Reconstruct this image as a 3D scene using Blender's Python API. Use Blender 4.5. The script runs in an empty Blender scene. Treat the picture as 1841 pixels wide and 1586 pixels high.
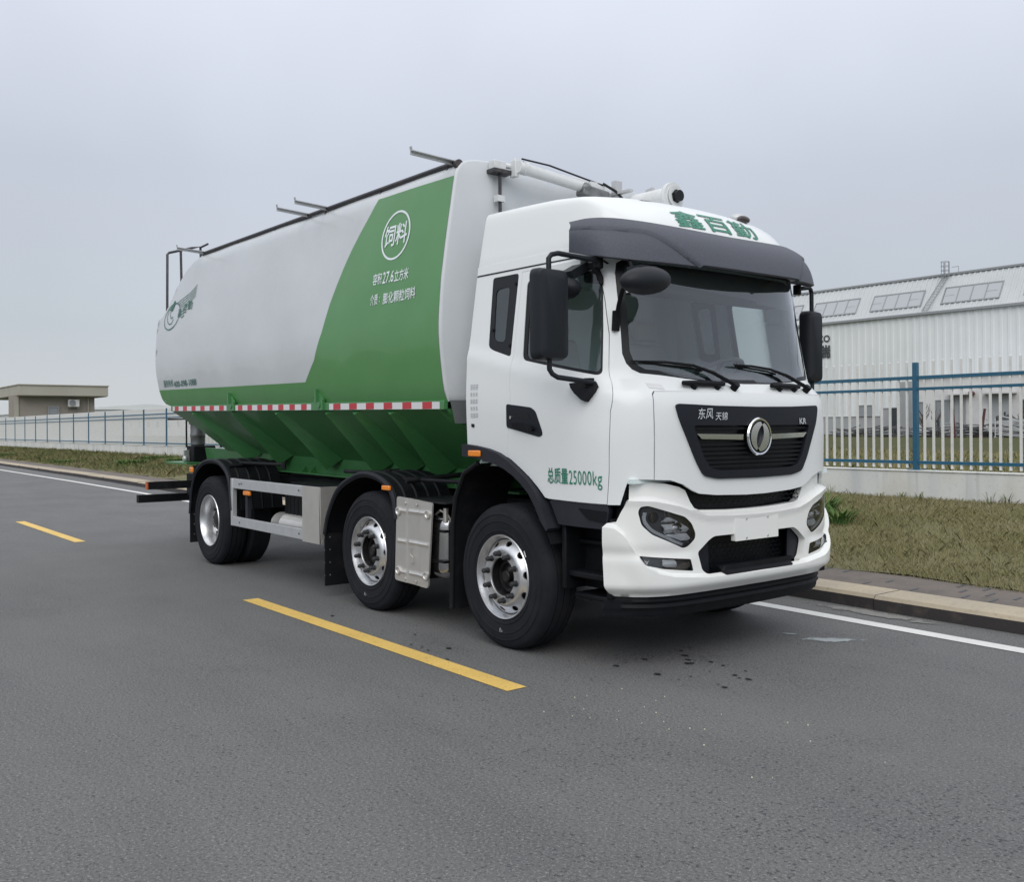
import bpy, bmesh, math, random
import numpy as np
from bisect import bisect_left
from mathutils import Vector, Matrix
from mathutils.geometry import delaunay_2d_cdt
from mathutils.kdtree import KDTree
random.seed(7); RNG = np.random.default_rng(7)
R = math.radians
scene = bpy.context.scene
COL = scene.collection

# ------------------------------------------------------------------ camera, sky, sun, exposure
cam_d = bpy.data.cameras.new('camera'); cam = bpy.data.objects.new('camera', cam_d); COL.objects.link(cam)
cam_d.sensor_width = 36; cam_d.sensor_fit = 'HORIZONTAL'
cam_d.lens = 1730.2 / 1841 * 36
cam_d.shift_y = -(793 - 768.56) / 1841
cam_d.clip_start = .05; cam_d.clip_end = 6000
cam.matrix_world = Matrix.Translation((5.4712, -5.4061, 1.5852)) @ Matrix.Rotation(.90590, 4, 'Z') @ Matrix.Rotation(R(90), 4, 'X') @ Matrix.Rotation(-.0076, 4, 'Z')
scene.camera = cam

SUN_EL, SUN_AZ = 42, -45          # degrees; azimuth measured from +X towards +Y
world = bpy.data.worlds.new('World'); scene.world = world; world.use_nodes = True
nt = world.node_tree; nt.nodes.clear()
N = nt.nodes.new; L = nt.links.new
out = N('ShaderNodeOutputWorld'); bg = N('ShaderNodeBackground'); bg.inputs['Strength'].default_value = .10
sky = N('ShaderNodeTexSky'); sky.sky_type = 'NISHITA'; sky.sun_disc = False
sky.sun_elevation = R(SUN_EL); sky.sun_rotation = R(90 - SUN_AZ); sky.air_density = 1.0; sky.dust_density = 3.0
tc = N('ShaderNodeTexCoord'); sep = N('ShaderNodeSeparateXYZ')
L(tc.outputs['Generated'], sep.inputs[0])
# an overcast cloud layer: brighter overhead than at the horizon, faintly uneven
ramp = N('ShaderNodeValToRGB'); L(sep.outputs['Z'], ramp.inputs[0])
el = ramp.color_ramp.elements
el[0].position = 0.0; el[0].color = (.515, .537, .558, 1)
el[1].position = 1.0; el[1].color = (1.10, 1.12, 1.13, 1)
for p_, c_ in ((.10, (.465, .503, .545)), (.25, (.500, .535, .612)), (.40, (.655, .690, .785)), (.62, (.83, .86, .93))): e = el.new(p_); e.color = (*c_, 1)
nz = N('ShaderNodeTexNoise'); nz.inputs['Scale'].default_value = 1.7; nz.inputs['Detail'].default_value = 5; nz.inputs['Roughness'].default_value = .5
L(tc.outputs['Generated'], nz.inputs['Vector'])
mr = N('ShaderNodeMapRange'); mr.inputs['From Min'].default_value = .3; mr.inputs['From Max'].default_value = .7
mr.inputs['To Min'].default_value = 9.2; mr.inputs['To Max'].default_value = 10.9; L(nz.outputs['Fac'], mr.inputs['Value'])
sc_ = N('ShaderNodeVectorMath'); sc_.operation = 'SCALE'; L(ramp.outputs['Color'], sc_.inputs[0]); L(mr.outputs[0], sc_.inputs['Scale'])
mixw = N('ShaderNodeMix'); mixw.data_type = 'RGBA'; mixw.inputs['Factor'].default_value = .94
L(sky.outputs[0], mixw.inputs['A']); L(sc_.outputs[0], mixw.inputs['B'])
L(mixw.outputs['Result'], bg.inputs['Color']); L(bg.outputs[0], out.inputs[0])

sun_d = bpy.data.lights.new('sun', 'SUN'); sun_d.energy = 1.1; sun_d.angle = R(50); sun_d.color = (1, .97, .92)
sun = bpy.data.objects.new('sun', sun_d); COL.objects.link(sun)
sdir = Vector((math.cos(R(SUN_EL)) * math.cos(R(SUN_AZ)), math.cos(R(SUN_EL)) * math.sin(R(SUN_AZ)), math.sin(R(SUN_EL))))
sun.rotation_euler = sdir.to_track_quat('Z', 'Y').to_euler(); sun.location = (20, 10, 40)
scene.view_settings.view_transform = 'Standard'; scene.view_settings.look = 'None'
scene.view_settings.exposure = .25; scene.view_settings.gamma = 1

# ------------------------------------------------------------------ helpers: objects
def tag(o, label=None, cat=None, group=None, kind=None):
    if label: o['label'] = label
    if cat: o['category'] = cat
    if group: o['group'] = group
    if kind: o['kind'] = kind
    return o
def empty(name, loc=(0, 0, 0)):
    o = bpy.data.objects.new(name, None); o.empty_display_size = .3; o.location = loc; COL.objects.link(o); return o
def copy_tree(o, parent=None):
    c = o.copy(); COL.objects.link(c); c.parent = parent
    for ch in [x for x in bpy.data.objects if x.parent == o]: copy_tree(ch, c)
    return c

class MB:
    def __init__(s): s.v = []; s.f = []; s.m = []
    def add(s, v, f, mi=0):
        o = len(s.v); s.v += [tuple(map(float, p)) for p in v]; s.f += [tuple(i + o for i in q) for q in f]; s.m += [mi] * len(f); return s
    def hexa(s, P, mi=0):   # 8 corners: bottom 4 (ccw), top 4
        return s.add(P, [(3, 2, 1, 0), (4, 5, 6, 7), (0, 1, 5, 4), (1, 2, 6, 5), (2, 3, 7, 6), (3, 0, 4, 7)], mi)
    def box(s, a, b, mi=0):
        (x0, y0, z0), (x1, y1, z1) = a, b
        x0, x1 = min(x0, x1), max(x0, x1); y0, y1 = min(y0, y1), max(y0, y1); z0, z1 = min(z0, z1), max(z0, z1)
        return s.hexa([(x0, y0, z0), (x1, y0, z0), (x1, y1, z0), (x0, y1, z0), (x0, y0, z1), (x1, y0, z1), (x1, y1, z1), (x0, y1, z1)], mi)
    def bar(s, p0, p1, w, h, up=(0, 0, 1), mi=0):   # a rectangular bar
        p0, p1 = Vector(p0), Vector(p1); d = (p1 - p0).normalized(); up = Vector(up)
        x = d.cross(up); x = x.normalized() if x.length > 1e-4 else d.orthogonal().normalized(); z = x.cross(d)
        a, b = x * w / 2, z * h / 2
        return s.hexa([p0 - a - b, p0 + a - b, p1 + a - b, p1 - a - b, p0 - a + b, p0 + a + b, p1 + a + b, p1 - a + b], mi)
    def tube(s, pts, r, n=10, mi=0, caps=True):
        pts = [Vector(p) for p in pts]; rs = r if isinstance(r, (list, tuple)) else [r] * len(pts)
        V = []; F = []; ref = None
        for i, p in enumerate(pts):
            d = ((pts[min(i + 1, len(pts) - 1)] - pts[max(i - 1, 0)])).normalized()
            if ref is None: ref = d.orthogonal().normalized()
            ref = (ref - d * ref.dot(d)).normalized(); b = d.cross(ref)
            V += [p + rs[i] * (math.cos(2 * math.pi * k / n) * ref + math.sin(2 * math.pi * k / n) * b) for k in range(n)]
        for i in range(len(pts) - 1):
            F += [(i * n + k, i * n + (k + 1) % n, (i + 1) * n + (k + 1) % n, (i + 1) * n + k) for k in range(n)]
        if caps: F += [tuple(range(n - 1, -1, -1)), tuple(range((len(pts) - 1) * n, len(pts) * n))]
        return s.add(V, F, mi)
    def lathe(s, prof, c, axis='Y', n=48, mi=0, a0=0, a1=2 * math.pi):   # prof: (radius, distance along the axis)
        full = abs(a1 - a0 - 2 * math.pi) < 1e-6; m = n if full else n + 1; V = []; F = []
        for r, h in prof:
            for k in range(m):
                a = a0 + (a1 - a0) * k / n; u, w = r * math.cos(a), r * math.sin(a)
                V.append({'Y': (c[0] + u, c[1] + h, c[2] + w), 'Z': (c[0] + u, c[1] + w, c[2] + h), 'X': (c[0] + h, c[1] + u, c[2] + w)}[axis])
        for i in range(len(prof) - 1):
            for k in range(n if full else n):
                k2 = (k + 1) % m
                F.append((i * m + k, i * m + k2, (i + 1) * m + k2, (i + 1) * m + k))
        return s.add(V, F, mi)
    def prism(s, poly, axis, a, b, mi=0):  # extrude a 2D polygon along an axis between a and b; poly in the other two axes (in xyz order)
        def P(p, h): return {'X': (h, p[0], p[1]), 'Y': (p[0], h, p[1]), 'Z': (p[0], p[1], h)}[axis]
        n = len(poly); V = [P(p, a) for p in poly] + [P(p, b) for p in poly]
        return s.add(V, [tuple(range(n)), tuple(range(2 * n - 1, n - 1, -1))] + [(i, (i + 1) % n, n + (i + 1) % n, n + i) for i in range(n)], mi)
    def ell(s, c, r, n=20, m=12, mi=0, rot=None):
        V = []; F = []
        for i in range(m + 1):
            t = math.pi * i / m
            for k in range(n):
                a = 2 * math.pi * k / n
                p = Vector((r[0] * math.sin(t) * math.cos(a), r[1] * math.sin(t) * math.sin(a), r[2] * math.cos(t)))
                if rot: p = rot @ p
                V.append((c[0] + p.x, c[1] + p.y, c[2] + p.z))
        for i in range(m):
            for k in range(n): F.append((i * n + k, (i + 1) * n + k, (i + 1) * n + (k + 1) % n, i * n + (k + 1) % n))
        return s.add(V, F, mi)
    def build(s, name, mat, parent=None, bevel=0, smooth=35, seg=2, origin=None):
        me = bpy.data.meshes.new(name)
        V = s.v
        if origin: V = [(p[0] - origin[0], p[1] - origin[1], p[2] - origin[2]) for p in V]
        me.from_pydata(V, [], s.f); me.validate()
        mats = mat if isinstance(mat, (list, tuple)) else [mat]
        for m in mats: me.materials.append(m)
        if len(mats) > 1 and len(me.polygons) == len(s.m): me.polygons.foreach_set('material_index', s.m)
        if len(s.v) < 60000:
            bm = bmesh.new(); bm.from_mesh(me); bmesh.ops.remove_doubles(bm, verts=bm.verts, dist=1e-5)
            bmesh.ops.recalc_face_normals(bm, faces=bm.faces); bm.to_mesh(me); bm.free()
        if smooth:
            me.polygons.foreach_set('use_smooth', [True] * len(me.polygons)); me.set_sharp_from_angle(angle=R(smooth))
        o = bpy.data.objects.new(name, me); COL.objects.link(o)
        if origin: o.location = origin
        if parent: o.parent = parent
        if bevel:
            b = o.modifiers.new('bevel', 'BEVEL'); b.width = bevel; b.segments = seg; b.limit_method = 'ANGLE'; b.angle_limit = R(40)
            b.harden_normals = False
        return o

# ------------------------------------------------------------------ helpers: patches of a curved surface
def dens(P, res, closed=True):
    outp = []
    n = len(P)
    for i in range(n if closed else n - 1):
        a, b = P[i], P[(i + 1) % n]; k = max(1, math.ceil(math.hypot(b[0] - a[0], b[1] - a[1]) / res))
        outp += [(a[0] + (b[0] - a[0]) * j / k, a[1] + (b[1] - a[1]) * j / k) for j in range(k)]
    if not closed: outp.append(P[-1])
    return outp
def rpoly(P, r, n=5):
    outp = []; m = len(P)
    for i in range(m):
        p0, p, p1 = Vector(P[i - 1]), Vector(P[i]), Vector(P[(i + 1) % m])
        a, b = p0 - p, p1 - p; t = min(r, a.length * .45, b.length * .45)
        A, B = p + a.normalized() * t, p + b.normalized() * t
        for k in range(n + 1):
            w = k / n; q = A * (1 - w) ** 2 + p * 2 * w * (1 - w) + B * w * w
            outp.append((q.x, q.y))
    return outp
def circ(c, rx, ry, n=40): return [(c[0] + rx * math.cos(2 * math.pi * k / n), c[1] + ry * math.sin(2 * math.pi * k / n)) for k in range(n)]
def inpoly(P, X, Y):
    P = np.array(P); ins = np.zeros(len(X), bool); j = len(P) - 1
    for i in range(len(P)):
        xi, yi, xj, yj = P[i, 0], P[i, 1], P[j, 0], P[j, 1]
        c = ((yi > Y) != (yj > Y)); 
        if yi != yj: ins ^= c & (X < (xj - xi) * (Y - yi) / (yj - yi) + xi)
        j = i
    return ins
def edgedist(P, X, Y):
    P = np.array(P); Q = np.roll(P, -1, 0); d = np.full(len(X), 1e9)
    for a, b in zip(P, Q):
        ab = b - a; L2 = (ab ** 2).sum() or 1e-12
        t = np.clip(((X - a[0]) * ab[0] + (Y - a[1]) * ab[1]) / L2, 0, 1)
        d = np.minimum(d, np.hypot(X - a[0] - t * ab[0], Y - a[1] - t * ab[1]))
    return d
def patch(mb, outer, fn, holes=(), conv=None, res=.04, off=0, thick=0, grid=True, mi=0, lines=()):
    """fill a 2D outline (with holes) with triangles and lay it on the surface fn(u, v, offset); conv turns the outline's own coordinates into (u, v)"""
    loops = [dens(l, res) for l in [outer] + list(holes)]
    if conv: loops = [[conv(*p) for p in l] for l in loops]
    vs = []; es = []
    for l in loops:
        o = len(vs); vs += l; es += [(o + i, o + (i + 1) % len(l)) for i in range(len(l))]
    for l in lines:
        l = dens(l, res, False); o = len(vs); vs += l; es += [(o + i, o + i + 1) for i in range(len(l) - 1)]
    if grid:
        A = np.array(loops[0]); lo, hi = A.min(0), A.max(0)
        gx = np.arange(lo[0] + res / 2, hi[0], res); gy = np.arange(lo[1] + res / 2, hi[1], res)
        if len(gx) and len(gy):
            X, Y = np.meshgrid(gx, gy); X = X.copy(); X[1::2] += res / 2; X = X.ravel(); Y = Y.ravel()
            k = inpoly(loops[0], X, Y)
            for l in loops[1:]: k &= ~inpoly(l, X, Y)
            X, Y = X[k], Y[k]
            for l in loops:
                if not len(X): break
                k = edgedist(l, X, Y) > res * .45; X, Y = X[k], Y[k]
            for l in lines:
                if not len(X): break
                pts = dens(l, res * .3, False); kd = KDTree(len(pts))
                for i, p in enumerate(pts): kd.insert((p[0], p[1], 0), i)
                kd.balance(); k = np.array([kd.find((x, y, 0))[2] > res * .45 for x, y in zip(X, Y)]); X, Y = X[k], Y[k]
            vs = vs + list(zip(X.tolist(), Y.tolist()))
    r_ = delaunay_2d_cdt([Vector(p) for p in vs], es, [], 0, 1e-6)
    V2 = np.array([(p.x, p.y) for p in r_[0]]); F = np.array([f for f in r_[2] if len(f) == 3])
    c = V2[F].mean(1); k = inpoly(loops[0], c[:, 0], c[:, 1])
    for l in loops[1:]: k &= ~inpoly(l, c[:, 0], c[:, 1])
    F = F[k]
    V3 = [fn(p[0], p[1], off) for p in V2]
    faces = [tuple(int(i) for i in f) for f in F]
    if thick:
        n = len(V3); V3 += [fn(p[0], p[1], off - thick) for p in V2]
        cnt = {}
        for f in faces:
            for a, b in zip(f, f[1:] + f[:1]): cnt[(a, b)] = 1
        side = [(a, b) for (a, b) in cnt if (b, a) not in cnt]
        faces = faces + [tuple(reversed([i + n for i in f])) for f in faces] + [(b, a, a + n, b + n) for a, b in side]
    used = sorted({i for f in faces for i in f}); ix = {i: k for k, i in enumerate(used)}
    return mb.add([V3[i] for i in used], [tuple(ix[i] for i in f) for f in faces], mi)
def part(name, mat, parent, outer, fn, bevel=0, smooth=35, **k):
    mb = MB(); patch(mb, outer, fn, **k); return mb.build(name, mat, parent, bevel=bevel, smooth=smooth)

def text_tris(s, bold=0.0, spacing=1.0):
    cu = bpy.data.curves.new('lettering', 'FONT'); cu.body = s; cu.size = 1; cu.align_x = 'LEFT'; cu.resolution_u = 3; cu.space_character = spacing
    o = bpy.data.objects.new('lettering', cu); COL.objects.link(o); bpy.context.view_layer.update()
    ev = o.evaluated_get(bpy.context.evaluated_depsgraph_get()); me = ev.to_mesh()
    V = [(v.co.x, v.co.y) for v in me.vertices]; F = [tuple(p.vertices) for p in me.polygons]; ev.to_mesh_clear()
    bpy.data.objects.remove(o); bpy.data.curves.remove(cu)
    return V, F
def text(mb, s, fn, x0, x1, y0, y1, bold=0.0, shear=0.0, slope=0.0, off=.004, spacing=1.0, conv=None, fine=0):
    """letters fitted into the box x0..x1, y0..y1 of a surface's coordinates"""
    V, F = text_tris(s, bold, spacing); A = np.array(V); lo, hi = A.min(0), A.max(0)
    kx, ky = abs(x1 - x0) / (hi[0] - lo[0]), abs(y1 - y0) / (hi[1] - lo[1])
    if fine:                      # split long triangles so the letters follow a curved surface
        mids = {}
        def ln_(a, b): return math.hypot((V[a][0] - V[b][0]) * kx, (V[a][1] - V[b][1]) * ky)
        def mid(a, b):
            k = (min(a, b), max(a, b))
            if k not in mids: mids[k] = len(V); V.append(((V[a][0] + V[b][0]) / 2, (V[a][1] + V[b][1]) / 2))
            return mids[k]
        todo = list(F); F = []
        while todo:
            t = todo.pop(); es = [(t[i], t[(i + 1) % 3], t[(i + 2) % 3]) for i in range(3)]
            a, b, c = max(es, key=lambda e: ln_(e[0], e[1]))
            if ln_(a, b) > fine: m_ = mid(a, b); todo += [(a, m_, c), (m_, b, c)]
            else: F.append(t)
    F = [tuple(f) for f in F]
    shifts = [(0, 0)] if bold <= 0 else [(-bold, 0), (bold, 0), (0, bold), (0, -bold)]      # heavier strokes: the same film laid four times, a hair apart
    for n_, (sx, sy) in enumerate(shifts):
        P = []
        for p in V:
            a, b = (p[0] + sx - lo[0] + max(0, bold)) / (hi[0] - lo[0] + 2 * max(0, bold)), (p[1] + sy - lo[1] + max(0, bold)) / (hi[1] - lo[1] + 2 * max(0, bold))
            x = x0 + a * (x1 - x0) + shear * b * (y1 - y0); y = y0 + b * (y1 - y0) + slope * a * (x1 - x0)
            P.append(fn(*(conv(x, y) if conv else (x, y)), off + .00025 * n_))
        mb.add(P, F)
    return mb

# ------------------------------------------------------------------ helpers: materials
def mat(name, col=(.5, .5, .5), rough=.5, metal=0, coat=0, spec=.5, noise=None, bump=None, emit=None, trans=0, alpha=1):
    """noise: (scale, second colour, low, high, detail); bump: list of (scale, strength, distance, detail)"""
    m = bpy.data.materials.new(name); m.use_nodes = True; t = m.node_tree; b = t.nodes['Principled BSDF']
    b.inputs['Base Color'].default_value = (*col, 1); b.inputs['Roughness'].default_value = rough; b.inputs['Metallic'].default_value = metal
    b.inputs['Coat Weight'].default_value = coat; b.inputs['Coat Roughness'].default_value = .06; b.inputs['Specular IOR Level'].default_value = spec
    if noise or bump: co = t.nodes.new('ShaderNodeTexCoord')
    if noise:
        prev = None
        for sc, c2, lo, hi, de in (noise if isinstance(noise, list) else [noise]):
            n = t.nodes.new('ShaderNodeTexNoise'); n.inputs['Scale'].default_value = sc; n.inputs['Detail'].default_value = de; n.inputs['Roughness'].default_value = .6
            t.links.new(co.outputs['Object'], n.inputs['Vector'])
            r_ = t.nodes.new('ShaderNodeMapRange'); r_.inputs['From Min'].default_value = lo; r_.inputs['From Max'].default_value = hi; t.links.new(n.outputs['Fac'], r_.inputs['Value'])
            x = t.nodes.new('ShaderNodeMix'); x.data_type = 'RGBA'; t.links.new(r_.outputs[0], x.inputs['Factor'])
            if prev is None: x.inputs['A'].default_value = (*col, 1)
            else: t.links.new(prev, x.inputs['A'])
            x.inputs['B'].default_value = (*c2, 1); prev = x.outputs['Result']
        t.links.new(prev, b.inputs['Base Color'])
    if bump:
        pn = None
        for sc, st, di, de in bump:
            n = t.nodes.new('ShaderNodeTexNoise'); n.inputs['Scale'].default_value = sc; n.inputs['Detail'].default_value = de
            t.links.new(co.outputs['Object'], n.inputs['Vector'])
            u = t.nodes.new('ShaderNodeBump'); u.inputs['Strength'].default_value = st; u.inputs['Distance'].default_value = di
            t.links.new(n.outputs['Fac'], u.inputs['Height'])
            if pn: t.links.new(pn, u.inputs['Normal'])
            pn = u.outputs['Normal']
        t.links.new(pn, b.inputs['Normal'])
        if coat: t.links.new(pn, b.inputs['Coat Normal'])
    return m
def glass(name, tint, rough=0, refl=1.0):
    m = bpy.data.materials.new(name); m.use_nodes = True; t = m.node_tree; t.nodes.clear()
    o = t.nodes.new('ShaderNodeOutputMaterial'); x = t.nodes.new('ShaderNodeMixShader'); tr = t.nodes.new('ShaderNodeBsdfTransparent'); g = t.nodes.new('ShaderNodeBsdfGlossy')
    fr = t.nodes.new('ShaderNodeFresnel'); fr.inputs['IOR'].default_value = 1.5
    mu = t.nodes.new('ShaderNodeMath'); mu.operation = 'MULTIPLY'; mu.inputs[1].default_value = refl * 1.7; mu.use_clamp = True; t.links.new(fr.outputs[0], mu.inputs[0])
    tr.inputs[0].default_value = (*tint, 1); g.inputs['Roughness'].default_value = rough; g.inputs[0].default_value = (.95, .97, 1, 1)
    t.links.new(mu.outputs[0], x.inputs[0]); t.links.new(tr.outputs[0], x.inputs[1]); t.links.new(g.outputs[0], x.inputs[2]); t.links.new(x.outputs[0], o.inputs[0])
    return m

M = dict(
    cab=mat('cab white paint', (.75, .775, .78), .36, coat=.35, bump=[(3, .06, .02, 2)]),
    bump_white=mat('bumper white paint', (.80, .81, .79), .40, coat=.35),
    tank=mat('tank white paint', (.58, .61, .64), .42, coat=.25, noise=[(1.3, (.53, .56, .58), .35, .75, 5), (14, (.60, .615, .615), .5, .9, 6)], bump=[(1.1, .30, .06, 1.5), (3.4, .12, .03, 1)]),
    wrap=mat('green vinyl wrap', (.080, .25, .078), .38, coat=.25, noise=(1.6, (.092, .27, .09), .35, .7, 4), bump=[(1.1, .30, .06, 1.5), (3.4, .14, .03, 1)]),
    green=mat('green steel paint', (.055, .21, .068), .42, coat=.2, noise=[(2.2, (.048, .185, .06), .4, .7, 5), (22, (.075, .23, .085), .55, .85, 6)], bump=[(2.5, .12, .03, 2)]),
    greytank=mat('grey primer', (.14, .15, .155), .6),
    visor=mat('grey grained plastic', (.066, .072, .092), .6, spec=.4, noise=(70, (.085, .092, .112), .45, .8, 4), bump=[(220, .25, .002, 3)]),
    black=mat('black plastic', (.005, .006, .008), .58, spec=.2, noise=(8, (.009, .010, .012), .45, .75, 5), bump=[(150, .12, .002, 2)]),
    chassis=mat('black chassis paint', (.006, .007, .009), .65, spec=.25, noise=(6, (.02, .02, .022), .5, .8, 6)),
    mirror=mat('mirror housing plastic', (.014, .017, .022), .52, spec=.28, bump=[(300, .1, .001, 2)]),
    panel=mat('satin black panel', (.009, .011, .017), .45, spec=.25),
    rubber=mat('tyre rubber', (.011, .0125, .0165), .8, spec=.22, noise=(5, (.019, .020, .024), .42, .75, 7), bump=[(40, .2, .004, 5)]),
    flare=mat('grey arch plastic', (.020, .022, .030), .6, spec=.25, noise=(9, (.028, .029, .036), .45, .8, 5)),
    alloy=mat('alloy wheel', (.72, .73, .75), .33, .85, noise=(9, (.48, .49, .5), .4, .8, 5)),
    nut=mat('wheel nut steel', (.035, .036, .039), .5, .3),
    hub=mat('hub paint', (.006, .006, .007), .55, noise=(12, (.03, .028, .027), .5, .8, 5)),
    stain=mat('stainless sheet', (.60, .585, .56), .38, .6, noise=(7, (.54, .525, .50), .4, .75, 6), bump=[(5, .1, .01, 3)]),
    alu=mat('aluminium section', (.60, .61, .625), .45, .6, noise=(9, (.52, .53, .55), .4, .8, 6)),
    chrome=mat('chrome', (.82, .83, .85), .12, 1),
    chromedark=mat('dark chrome', (.48, .48, .49), .2, 1),
    orange=mat('amber lamp', (.85, .26, .025), .25, coat=.5),
    redtape=mat('red reflective tape', (.48, .035, .05), .4),
    whitetape=mat('white reflective tape', (.66, .67, .68), .4),
    letter=mat('white lettering film', (.78, .84, .87), .4),
    gletter=mat('green lettering film', (.02, .20, .125), .4),
    dletter=mat('dark green lettering film', (.025, .135, .105), .45),
    lining=mat('cab lining', (.70, .80, .80), .85),
    inside=mat('cab dark trim', (.15, .16, .165), .8),
    seatm=mat('seat cloth', (.46, .47, .47), .9),
    gasket=mat('black gasket', (.006, .0075, .010), .4, spec=.3),
    ws=glass('windscreen glass', (.90, .965, .95), refl=1.5),
    sideg=glass('tinted side glass', (.88, .965, .95), refl=1.0),
    lampg=glass('lamp glass', (.86, .88, .9)),
    lamphouse=mat('lamp housing', (.045, .047, .05), .4),
    reflector=mat('lamp reflector', (.93, .94, .95), .2, 0),
    led=mat('daylight strip', (.75, .77, .8), .3),
    rail=mat('dark steel rail', (.05, .05, .058), .5, .3, noise=(14, (.11, .085, .07), .5, .75, 5)),
    galv=mat('galvanised angle', (.55, .56, .57), .5, .4, noise=(2, (.3, .29, .28), .5, .8, 5)),
    offwhite=mat('white auger paint', (.66, .68, .69), .45, noise=(8, (.56, .57, .56), .5, .8, 5)),
    steelgrey=mat('grey motor casting', (.22, .23, .235), .5, .5, noise=(9, (.12, .12, .12), .4, .7, 5)),
)
def lerp(a,b,t): return a+(b-a)*t
def sst(a,b,x):
    t=min(1.0,max(0.0,(x-a)/(b-a))); return t*t*(3-2*t)
def interp(tab,x):
    if x<=tab[0][0]: return tab[0][1]
    if x>=tab[-1][0]: return tab[-1][1]
    for (x0,y0),(x1,y1) in zip(tab,tab[1:]):
        if x<=x1: return y0+(y1-y0)*(x-x0)/(x1-x0)
def catmull(P,n=12):
    Q=[tuple(2*a-b for a,b in zip(P[0],P[1]))]+list(P)+[tuple(2*a-b for a,b in zip(P[-1],P[-2]))]
    out=[]
    for i in range(1,len(Q)-2):
        p0,p1,p2,p3=Q[i-1:i+3]
        for k in range(n):
            t=k/n
            out.append(tuple(.5*((2*b)+(-a+c)*t+(2*a-5*b+4*c-d)*t*t+(-a+3*b-3*c+d)*t**3) for a,b,c,d in zip(p0,p1,p2,p3)))
    out.append(tuple(P[-1])); return out
# ---- cab plan outline (half), from the front centre to the rear edge of the right-hand side
XR=-0.435
_half=catmull([(1.290,0),(1.288,.2),(1.276,.5),(1.250,.76),(1.203,.913),(1.150,1.0),(1.085,1.07),(1.0,1.128),(.9,1.165),(.72,1.192),(.4,1.2),(0,1.2),(XR,1.2)],10)
_S=[0.0]
for a,b in zip(_half,_half[1:]): _S.append(_S[-1]+math.hypot(b[0]-a[0],b[1]-a[1]))
LU=_S[-1]
def base(u):
    s=min(abs(u),LU); i=min(max(bisect_left(_S,s),1),len(_S)-1)
    t=(s-_S[i-1])/(_S[i]-_S[i-1]); a,b=_half[i-1],_half[i]
    return lerp(a[0],b[0],t),lerp(a[1],b[1],t)*(1 if u>=0 else -1)
XC=[(.4,1.285),(1.2,1.287),(1.6,1.29),(1.70,1.286),(1.76,1.276),(1.81,1.255),(1.86,1.205),(1.93,1.16),(2.3,1.115),(2.7,1.075),(2.9,1.06)]
def zb(x): return 1.86 if x>1.1 else 2.11-.225*(x+.17) if x>-.4 else 2.16
def W(x,z):
    d=z-zb(x)
    w=1.2-.018*sst(-.05,.03,d)
    if d>0: w-=.145*d
    else: w+=.012*sst(0,.35,-d)*(1-sst(.35,.8,-d))
    return w
def cab0(u,z):
    x0,y0=base(u); k=(interp(XC,z)-XR)/(1.29-XR)
    x=XR+(x0-XR)*k
    return (x, y0*W(x,z)/1.2, z)
def offp(fn,u,v,off,e=.01):
    p=fn(u,v)
    if not off: return p
    a=fn(u+e,v);b=fn(u-e,v);c=fn(u,v+e);d=fn(u,v-e)
    t=[a[i]-b[i] for i in range(3)];s=[c[i]-d[i] for i in range(3)]
    n=[t[1]*s[2]-t[2]*s[1],t[2]*s[0]-t[0]*s[2],t[0]*s[1]-t[1]*s[0]]
    L=math.sqrt(sum(q*q for q in n)) or 1
    return tuple(p[i]+off*n[i]/L for i in range(3))
def cab(u,z,off=0): return offp(cab0,u,z,off)
def bis(f,lo,hi,n=40):
    for _ in range(n):
        m=(lo+hi)/2
        if f(m)<0: lo=m
        else: hi=m
    return (lo+hi)/2
def CF(y,z):      # world (y,z) on the front -> (u,z)
    s=bis(lambda s:cab0(s,z)[1]-abs(y),0,1.75); return (math.copysign(s,y),z)
def CS(x,z,side=-1): # world (x,z) on a side -> (u,z)
    s=bis(lambda s:x-cab0(s,z)[0],.35,LU); return (side*s,z)
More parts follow.
